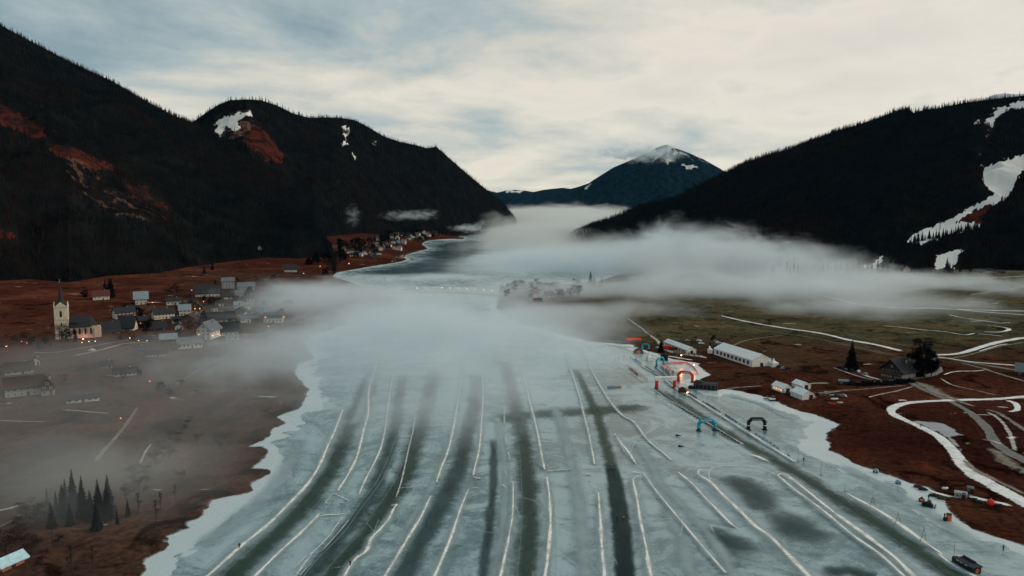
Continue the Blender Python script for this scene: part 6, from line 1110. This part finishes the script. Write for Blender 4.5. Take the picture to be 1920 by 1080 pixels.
cl = [(98,948,72),(108,962,88),(118,955,100),(127,970,96),(138,962,112),(148,975,100),(158,960,108),(168,972,98),(178,965,92),(190,975,118),(200,962,98),(212,975,86),(222,985,72),(88,975,66),(140,990,78),(182,992,74),(232,968,50),(104,990,60)]
for k, (x, y, h) in enumerate(cl): tree(x + (k * 37 % 11) * 2 - 10, y + (k * 13 % 7) - 4, h * (.48 + .08 * (k * 7 % 6)), 'fir', 'dark spruce in the misty cluster on the left bank', 'spruces in the misty cluster on the left bank', None, .95 + .1 * (k % 4))
for k, (x, y, h, lab) in enumerate([(98,1012,56,'thin birch trunk left of the spruce cluster'),(136,1080,70,'thin birch at the bottom of the left bank'),(260,965,46,'thin birch right of the spruce cluster'),(293,985,54,'slim bare birch near the shore grass'),(302,962,44,'second slim birch near the shore grass'),(174,1066,50,'slim birch in the dark grass'),(330,940,36,'small birch by the shore reeds')]): tree(x, y, h, 'birch', lab, None)
for k, (x, y, h) in enumerate([(345,812,26),(330,838,30),(300,850,26),(318,862,30),(292,876,34),(276,896,30),(250,905,34),(262,930,40),(236,940,36),(356,798,20),(372,830,22),(410,842,20),(340,905,24),(60,1040,44),(35,1010,46),(12,1046,60),(80,1062,34),(70,985,44),(48,970,38),(110,1030,32)]): tree(x, y, h, 'bare', 'bare brown thicket tree on the left bank', 'bare thicket trees on the left bank', None, 1.5)
# trees in the village
vt = [(112,640,34,'bare','bare churchyard tree in front of the tower'),(132,640,40,'bare','tall bare tree between tower and nave'),(142,641,30,'fir','dark cypress like spruce by the nave'),(126,642,22,'darkleaf','dark bush at the church gate'),(198,556,36,'fir','dark spruce behind the low farmhouse'),(210,558,40,'fir','second dark spruce behind the low farmhouse'),(206,552,34,'fir','third dark spruce behind the low farmhouse'),(160,560,18,'darkleaf','dark tree left of the low farmhouse'),(320,560,26,'bare','bare tree above the small flat roofed house'),(332,558,28,'bare','tall bare tree above the village'),(357,572,24,'fir','slim spruce by the blue grey roof'),(274,625,24,'darkleaf','round dark tree by the black roofed chalet'),(282,614,18,'darkleaf','dark tree behind the black roofed chalet'),(292,634,18,'bare','bare tree at the village road'),(306,650,16,'bare','bare tree by the blue roofed barn'),(334,632,18,'darkleaf','dark shrub below the brown chalet'),(250,640,14,'darkleaf','dark bush by the tall lamp'),(226,640,12,'darkleaf','dark bush by the dark garages'),(60,650,20,'darkleaf','dark tree left of the church'),(48,640,22,'bare','bare tree near the red lamp'),(72,656,20,'fir','small spruce left of the church'),(85,648,16,'darkleaf','dark hedge tree by the churchyard'),(28,650,18,'bare','bare tree at the left edge road'),(96,652,12,'bare','low shrub before the tower'),(396,573,20,'darkleaf','dark tree in the upper village'),(410,570,18,'bare','bare tree above the tiny cream house'),(440,570,16,'darkleaf','dark tree behind the narrow chalet'),(496,580,16,'bare','bare tree beside the apartments'),(527,590,14,'darkleaf','dark tree behind the apartments'),(380,600,16,'darkleaf','dark tree in the village centre'),(394,612,14,'bare','bare tree beside the long black roof'),(450,628,12,'bare','bare tree by the low annex'),(404,540,18,'fir','spruce in the mist above the inn'),(446,536,18,'bare','misty tree by the tower house'),(480,532,16,'bare','misty tree at the top of the village'),(512,530,18,'darkleaf','dark misty tree near the bay'),(383,512,16,'fir','spruce on the meadow rim'),(398,506,18,'fir','second spruce on the meadow rim'),(612,517,18,'darkleaf','dark round tree by the bay jetty'),(606,516,16,'fir','spruce by the bay jetty'),(598,515,10,'bare','bare tree left of the bay jetty'),(640,540,12,'bare','ghostly tree in the shore mist'),(665,550,12,'bare','second ghostly tree in the shore mist'),(620,556,12,'bare','faint tree in the mist'),(710,568,14,'bare','ghostly tree at the bridge end'),(730,572,14,'darkleaf','dark ghostly tree at the bridge end'),(745,575,10,'bare','low ghostly bush at the bridge end'),(694,590,10,'bare','faint shrub on the misty point'),(230,715,16,'bare','misty tree below the village'),(262,706,16,'darkleaf','misty dark tree right of the low white house'),(190,730,18,'bare','misty bare tree on the meadow'),(14,700,22,'darkleaf','dark misty tree at the left edge'),(120,720,20,'bare','misty bare tree by the hotel'),(300,735,22,'darkleaf','blurred dark tree beside the red glowing lamp'),(318,745,20,'bare','blurred bare tree in the mist'),(340,728,18,'bare','blurred tree near the shore path'),(370,745,16,'bare','blurred shrub near the frozen pool')]
for x, y, h, k, lab in vt: tree(x, y, h, k, lab, None, None, 1.25 if k != 'fir' else 1.1)
for k in range(45):                    # shrubs and trees between the village houses
    x = rt.uniform(225, 535); y = 655 - (x - 225) * .12 - rt.uniform(0, 75) + (0 if x < 400 else -8); tree(x, y, rt.uniform(8, 16), rt.choice(['bare', 'darkleaf', 'darkleaf', 'bare', 'fir']), 'dark garden tree between the houses of the lakeside village', 'garden trees of the lakeside village', None, 1.3)
for k in range(230):                    # dark trees between the houses across the bay
    t = rt.random(); x = 575 + 280 * t; y = 402 + (105 - 62 * t) * rt.uniform(.55, .92) + (6 if t < .5 else 0); y = min(y, 498 - 66 * max(0, t - .15))
    tree(x, y, rt.uniform(7, 15) * (1.2 - .6 * t), rt.choice(['fir', 'darkleaf', 'fir', 'darkleaf']), 'dark tree among the houses across the bay', 'trees among the houses across the bay', None, 1.3)
for k in range(26):                    # promontory trees
    x = rt.uniform(940, 1090); y = rt.uniform(540, 562) - (x < 960) * 0
    tree(x, y, rt.uniform(10, 24), rt.choice(['bare', 'darkleaf', 'bare']), 'blurred brown tree on the misty promontory', 'trees on the misty promontory', None, 1.4)
for x, y, h, lab in ((1107,540,34,'pale ghost of a tall spruce in the fog right of the promontory'),(1114,541,24,'second ghostly spruce in the fog right of the promontory'),(1128,540,22,'faint small spruce in the fog')): tree(x, y, h, 'fir', lab, None, 0, 1.3)
for k, (x, y, h) in enumerate([(1449,519,22),(1456,510,26),(1461,506,30),(1475,516,26),(1481,519,20),(1488,517,27),(1496,516,22),(1504,516,17),(1511,517,16),(1520,517,15),(1528,514,22),(1536,515,18),(1543,516,22),(1552,514,24),(1566,515,20),(1575,514,24),(1588,514,26),(1598,513,24),(1610,514,28),(1616,512,30),(1626,513,26),(1634,515,24),(1645,515,30),(1655,514,24),(1664,515,20),(1680,513,24),(1690,512,20),(1712,512,26),(1730,513,22),(1742,512,24),(1775,512,30),(1780,513,24),(1786,512,20),(1800,511,16),(1820,510,14)]): tree(x, y, h, 'fir', ['dark spruce standing out of the fog at the foot of the hill','dark spruce in the row at the foot of the ski hill'][k > 9], ['spruces standing out of the fog','spruces at the foot of the ski hill'][k > 9], None, 1.15)
for k in range(24):                    # young trees along the lower rim of the ski run
    t = k / 23; x = 1693 + 140 * t + rt.uniform(-2, 2); y = 459 - 30 * t + rt.uniform(-1, 3); p = on_slope(SKI, x, y); r = empty('spruce_tree', tuple(p), k, 'dark spruce on the lower rim of the white ski run', 'tree', 'spruces on the lower rim of the ski run'); s = rt.uniform(.6, 1.15); r.scale = (s * 1.1, s * 1.1, s); L_ = TPRO['fir'][k % 3]; link('trunk', L_[0], None, r); link('crown', L_[1], None, r)
# ------------------------------------------------------------------ people
def person_mesh(pose, jacket, legs, hat):
    J = {'stand': dict(hip=(0,0,.92), chest=(0,0,1.36), neck=(0,0,1.5), head=(0,-.02,1.62), kl=(-.12,-.02,.5), fl=(-.13,.02,.06), kr=(.12,-.04,.5), fr=(.14,0,.06), el=(-.3,.02,1.12), hl=(-.32,-.06,.88), er=(.3,.02,1.12), hr=(.3,-.1,.9)),
         'walk': dict(hip=(0,0,.92), chest=(0,-.05,1.35), neck=(0,-.07,1.49), head=(0,-.1,1.61), kl=(-.11,-.2,.52), fl=(-.12,-.3,.08), kr=(.11,.08,.5), fr=(.12,.32,.1), el=(-.28,.14,1.14), hl=(-.28,.05,.92), er=(.28,-.14,1.14), hr=(.26,-.3,.98)),
         'skate': dict(hip=(0,.12,.80), chest=(0,-.22,1.10), neck=(0,-.34,1.18), head=(0,-.44,1.26), kl=(-.13,-.12,.46), fl=(-.14,.0,.06), kr=(.22,.15,.44), fr=(.42,.5,.08), el=(-.2,.05,.98), hl=(-.05,.28,.92), er=(.2,.05,.98), hr=(.08,.26,.90))}[pose]
    V = [('hip',.155),('chest',.185),('neck',.075),('head',.115),('kl',.085),('fl',.06),('kr',.085),('fr',.06),('el',.06),('hl',.04),('er',.06),('hr',.04)]; pts = [Vector(J[n]) for n, _ in V]; rad = [r for _, r in V]; names = [n for n, _ in V]
    pts.append(pts[3] + Vector((0, -.02, .13))); rad.append(.085); pts += [pts[5] + Vector((0, -.18, -.02)), pts[7] + Vector((0, -.18, -.02))]; rad += [.045, .045]; sl, sr = pts[1] + Vector((-.18, 0, .06)), pts[1] + Vector((.18, 0, .06)); pts += [sl, sr]; rad += [.085, .085]
    E = [(0,1),(1,2),(2,3),(3,12),(0,4),(4,5),(5,13),(0,6),(6,7),(7,14),(1,15),(15,8),(8,9),(1,16),(16,10),(10,11)]
    me = bpy.data.meshes.new('person'); me.from_pydata([tuple(p) for p in pts], E, []); o = bpy.data.objects.new('person_tmp', me); COL.objects.link(o); md = o.modifiers.new('s', 'SKIN')
    for v, r in zip(me.skin_vertices[0].data, rad): v.radius = (r, r)
    me.skin_vertices[0].data[0].use_root = True; o.modifiers.new('u', 'SUBSURF').levels = 1; dg = bpy.context.evaluated_depsgraph_get(); dg.update(); m2 = bpy.data.meshes.new_from_object(o.evaluated_get(dg)); m2.name = 'person'; bpy.data.objects.remove(o); m2.materials.clear()
    for m in (mt(legs), mt(jacket), mt('skin'), mt(hat)): m2.materials.append(m)
    hz, nz, hd = J['hip'][2], J['neck'][2], Vector(J['head'])
    for p in m2.polygons:
        c = p.center; p.use_smooth = True
        d = (c - hd).length
        if d < .19 and c.z > nz + .0: p.material_index = 3 if (c.z > hd.z + .03 or c.y > hd.y + .05) else 2
        elif c.z > hz - .08 or abs(c.x) > .24 and c.z > .8: p.material_index = 1
        else: p.material_index = 0
    return m2
PM = {}
def person(px, py, pose, jacket, label, rz=0.0, legs='dark', hat='black', group=None, sc=1.0):
    k = (pose, jacket, legs, hat)
    if k not in PM: PM[k] = person_mesh(*k)
    g = G(px, py); o = link('person', PM[k]); o.location = (g[0], g[1], g[2] + .02); o.rotation_euler.z = rz; o.scale = (sc,) * 3; tag(o, label, 'person', group); return o
for a in [(1141,887,'walk','black','person in black, leftmost of the trio on the crossing of the black ice lane',.2),(1146,885,'walk','redroof','person in a dark red jacket in the middle of the trio',.1),(1151,887,'walk','dark','person in dark clothes on the right of the trio',-.1),(1157,976,'skate','dark','skater in dark clothes gliding on the black ice',.2),(1169,975,'skate','yellow','skater with a yellow top on the black ice',.1),(449,1029,'stand','black','person in black standing on the long left snow ridge',.5),(657,1062,'walk','dark','person in dark clothes walking on the ragged snow line',.3),(1881,1033,'stand','redroof','person with a reddish jacket alone at the right shore',.4),(1507,866,'stand','black','person in black at the end of the race lane edge',.2),(1695,783,'walk','black','person on the white ski track near its first bend',.8),(1726,801,'walk','dark','person on the white ski track beside the frozen puddle',.8),(1741,937,'stand','black','person in black behind the tracked snow machine',0),(1771,972,'stand','dark','person next to the orange cabin',.4),(1154,678,'walk','dark','person beside the farthest barrier of the start lane',.3),(1159,674,'stand','black','person in black beyond the far barrier',.3),(1170,671,'walk','blue','person in pale blue on the far start lane',.2),(1182,673,'stand','dark','person at the far right barrier',.1),(1193,676,'stand','teal','person in a teal coat at the far right barrier',.2),(1225,699,'walk','blue','person in pale blue near the orange posts',.2),(1262,700,'stand','black','person in black in the start pen',.1)]:
    person(a[0], a[1], a[2], a[3], a[4], a[5], hat='black' if a[3] != 'yellow' else 'yellow', legs='dark', sc=1.12)
def crowd(pts, n, sp, lab, grp, seed, cols=('dark', 'black', 'redroof', 'blue', 'dark')):
    rn = random.Random(seed); g = along(pts, .5)
    for k in range(n):
        x, y, a = rn.choice(g); x += rn.uniform(-sp, sp); y += rn.uniform(-sp, sp); c = rn.choice(cols); kk = ('stand' if k % 2 else 'walk', c, 'dark', 'black')
        if kk not in PM: PM[kk] = person_mesh(*kk)
        o = link('person', PM[kk]); o.location = (x, y, Hs(x, y) + .02); o.rotation_euler.z = rn.random() * 6; o.scale = (1.1,) * 3; tag(o, lab, 'person', grp)
crowd([(1204,616),(1215,626),(1230,636)], 22, 1.6, 'tiny person in the file of walkers coming along the snowy path', 'walkers on the snowy path', 3)
crowd([(1288,664),(1300,666),(1318,668)], 16, 2.5, 'tiny person in the crowd between the two big tents', 'crowd between the big tents', 4)
crowd([(1250,662),(1275,672),(1300,668)], 10, 3, 'tiny person on the festival snow', 'visitors on the festival snow', 5)
crowd([(1246,694),(1256,702),(1270,704)], 12, 1.8, 'tiny person waiting in the start pen', 'people waiting in the start pen', 6)
crowd([(1473,740),(1482,742)], 6, 1.2, 'tiny person before the lit opening of the left white tent', 'people at the lit tent', 7)
# ------------------------------------------------------------------ fog banks: real bodies of mist lying on the lake and the meadows
def fog_body(name, label, mat_args, blobs, cells=(180, 180), grow=1.30):
    """closed body round all the ellipsoids, its underside just below the ground"""
    B = np.array(blobs, float); R_ = np.maximum(B[:, 3], B[:, 4]) * grow; x0, x1 = (B[:, 0] - R_).min(), (B[:, 0] + R_).max(); y0, y1 = max(130, (B[:, 1] - R_).min()), (B[:, 1] + R_).max()
    nx, ny = cells; X, Y = np.meshgrid(np.linspace(x0, x1, nx), np.linspace(y0, y1, ny), indexing='ij'); x, y = X.ravel(), Y.ravel(); h = H(x, y); z = np.full(len(x), -1e9)
    for (cx, cy_, cz, rx, ry, rz, hd, st) in blobs:
        c, s_ = math.cos(hd), math.sin(hd); u = ((x - cx) * c + (y - cy_) * s_) / (rx * grow); w = (-(x - cx) * s_ + (y - cy_) * c) / (ry * grow); q = 1 - u * u - w * w
        z = np.where(q > 0, np.maximum(z, cz + rz * grow * np.sqrt(np.maximum(q, 0))), z)
    z = np.where(z > h, z, np.minimum(h, 0) - 0.8); z = np.maximum(z, -1.4)
    V = np.stack([x, y, z], 1); Vb = V.copy(); Vb[:, 2] = -2.0; n = len(V); F1 = grid_faces(nx, ny); F2 = F1[:, ::-1] + n
    idx = np.arange(n).reshape(nx, ny); loop = np.concatenate([idx[:, 0], idx[-1, 1:], idx[-2::-1, -1], idx[0, -2:0:-1]]); nxt = np.roll(loop, -1); side = np.stack([loop + n, nxt + n, nxt, loop], 1)
    me = np_mesh(name, np.concatenate([V, Vb]), np.concatenate([F1, F2, side])); o = link(name, me, fog_mat(name, blobs=blobs, **mat_args)); tag(o, label, kind='stuff'); return o
def wisp(label, c, r, dens, hd=0.0, sc=.02):
    bm = bmesh.new(); bmesh.ops.create_icosphere(bm, subdivisions=3, radius=1.3); me = bpy.data.meshes.new('fog_wisp'); bm.to_mesh(me); bm.free()
    M = Matrix.Rotation(hd, 3, 'Z')
    for v in me.vertices: v.co = M @ Vector((v.co.x * r[0], v.co.y * r[1], v.co.z * r[2])) + Vector(c)
    tag(link('fog_wisp', me, fog_mat('wisp', dens, [(c[0], c[1], c[2], r[0], r[1], r[2], hd, 1.0)], sc=sc * 1.5, amp=4.2, width=1.1, stretch=(.7, 1, 1.4))), label, kind='stuff')
cy.volume_step_rate = 0.15
def gp(px, py): p = P(px, py); return p[0], p[1]
NEAR = [(*gp(830, 640), 2, 170, 240, 25, 0, 1.4), (*gp(830, 565), 2, 200, 130, 14, 0, 1.15), (*gp(700, 590), 4, 120, 150, 20, 0, 1.2), (*gp(620, 575), 8, 130, 190, 22, .1, 1.1), (*gp(640, 650), 3, 110, 120, 17, 0, 1.15), (*gp(520, 690), 4, 85, 110, 15, 0, 1.05), (*gp(830, 745), 0, 105, 115, 18, 0, 1.2), (*gp(1010, 610), 2, 110, 130, 18, 0, 1.15), (*gp(660, 710), 0, 90, 100, 14, 0, 1.0), (*gp(780, 522), 0, 170, 90, 7, 0, 1.1), (*gp(830, 690), 0, 120, 120, 19, 0, 1.3), (*gp(1020, 553), 3, 120, 110, 17, 0, .9), (*gp(1110, 590), 0, 120, 90, 15, 0, 1.0)]
fog_body('fog', 'thin mist drifting over the middle of the lake and the village shore', dict(dens=0.033, sc=.012, amp=1.9, width=1.1, rough=.67), NEAR)
LEFTV = [(*gp(150, 800), 4, 190, 120, 20, 0, 1.2), (*gp(230, 700), 6, 160, 120, 18, 0, 1.2), (*gp(380, 790), 3, 100, 110, 16, 0, 1.1), (*gp(60, 920), 4, 110, 80, 20, 0, 1.1)]
fog_body('fog', 'faint mist lying on the left bank below the church', dict(dens=0.0048, sc=.014, amp=1.3, width=1.0, col=(.92, .95, .96)), LEFTV, (120, 120))
fog_body('fog', 'patch of mist in the spruce cluster on the left bank', dict(dens=0.011, sc=.025, amp=1.6, width=1.0, col=(.86, .88, .86)), [(*gp(155, 950), 6, 48, 34, 22, 0, 1.3), (*gp(260, 900), 3, 50, 36, 14, 0, 1.0)], (90, 90))
BANK = [(60, 1430, 0, 190, 330, 36, 0, 1.3), (212, 1290, 0, 220, 270, 60, 0, 1.4), (320, 1270, 0, 190, 240, 84, 0, 1.4), (440, 1210, 0, 130, 190, 70, 0, 1.3), (230, 900, 0, 210, 190, 34, 0, 1.15), (400, 960, 0, 220, 190, 32, 0, 1.25), (10, 1260, 0, 150, 150, 17, 0, 1.2), (590, 1000, 0, 190, 180, 20, 0, 1.1), (360, 740, 0, 170, 100, 16, 0, .95)]
fog_body('fog', 'thick fog bank rolling in front of the ski hill', dict(dens=0.026, sc=.0095, amp=2.7, width=1.0, stretch=(.8, 1, 1.7), rough=.68), BANK)
VALLEY = [(150, 3000, 0, 330, 1500, 62, -.04, 1.5), (200, 4700, 0, 640, 1500, 150, 0, 1.5), (620, 5600, 40, 500, 900, 110, 0, 1.0)]
fog_body('fog', 'pale fog filling the far valley at the end of the lake', dict(dens=0.012, sc=.0035, amp=2.4, width=.8, g=.5, col=(.985, .99, .975)), VALLEY, (160, 200))
for lab, px, py, Y, r, d, hd in [('upright wisp of cloud on the dark ridge', 662, 404, 1930, (20, 16, 30), .022, 0), ('long wisp of cloud on the dark ridge', 765, 404, 2500, (95, 30, 18), .022, 0), ('small wisp beside the long one on the dark ridge', 800, 401, 2560, (46, 20, 18), .02, 0), ('wisp of fog crawling out over the far shore', 884, 428, 2900, (90, 50, 16), .025, 0), ('curl of fog above the far shore', 905, 418, 2950, (34, 20, 16), .02, 0), ('wisp of fog at the foot of the distant peak', 1100, 397, 4900, (60, 80, 34), .03, 0), ('cloud drifting along the snowy shoulder of the distant peak', 1205, 288, 7150, (420, 160, 90), .012, 0), ('mist wisp in front of the spruces at the hill foot', 1590, 500, 1180, (95, 40, 16), .02, 0)]:
    wisp(lab, PY(px, py, Y), r, d, hd, .05 if r[0] < 50 else (.03 if Y < 6000 else .008))
def haze_box():
    bm = bmesh.new(); bmesh.ops.create_cube(bm, size=1); me = bpy.data.meshes.new('haze'); bm.to_mesh(me); bm.free()
    for v in me.vertices: v.co = (v.co.x * 18000, v.co.y * 14000 + 5500, (v.co.z + .5) * 1500 - 40)
    m, N, L, out = mat_new('haze'); v = N('ShaderNodeVolumePrincipled'); v.inputs['Color'].default_value = (0.22, 0.62, 1.0, 1); v.inputs['Density'].default_value = 3.2e-6; L(v, 0, out, 'Volume')
    tag(link('haze', me, m), 'thin blue air between the mountains', kind='stuff')
haze_box()
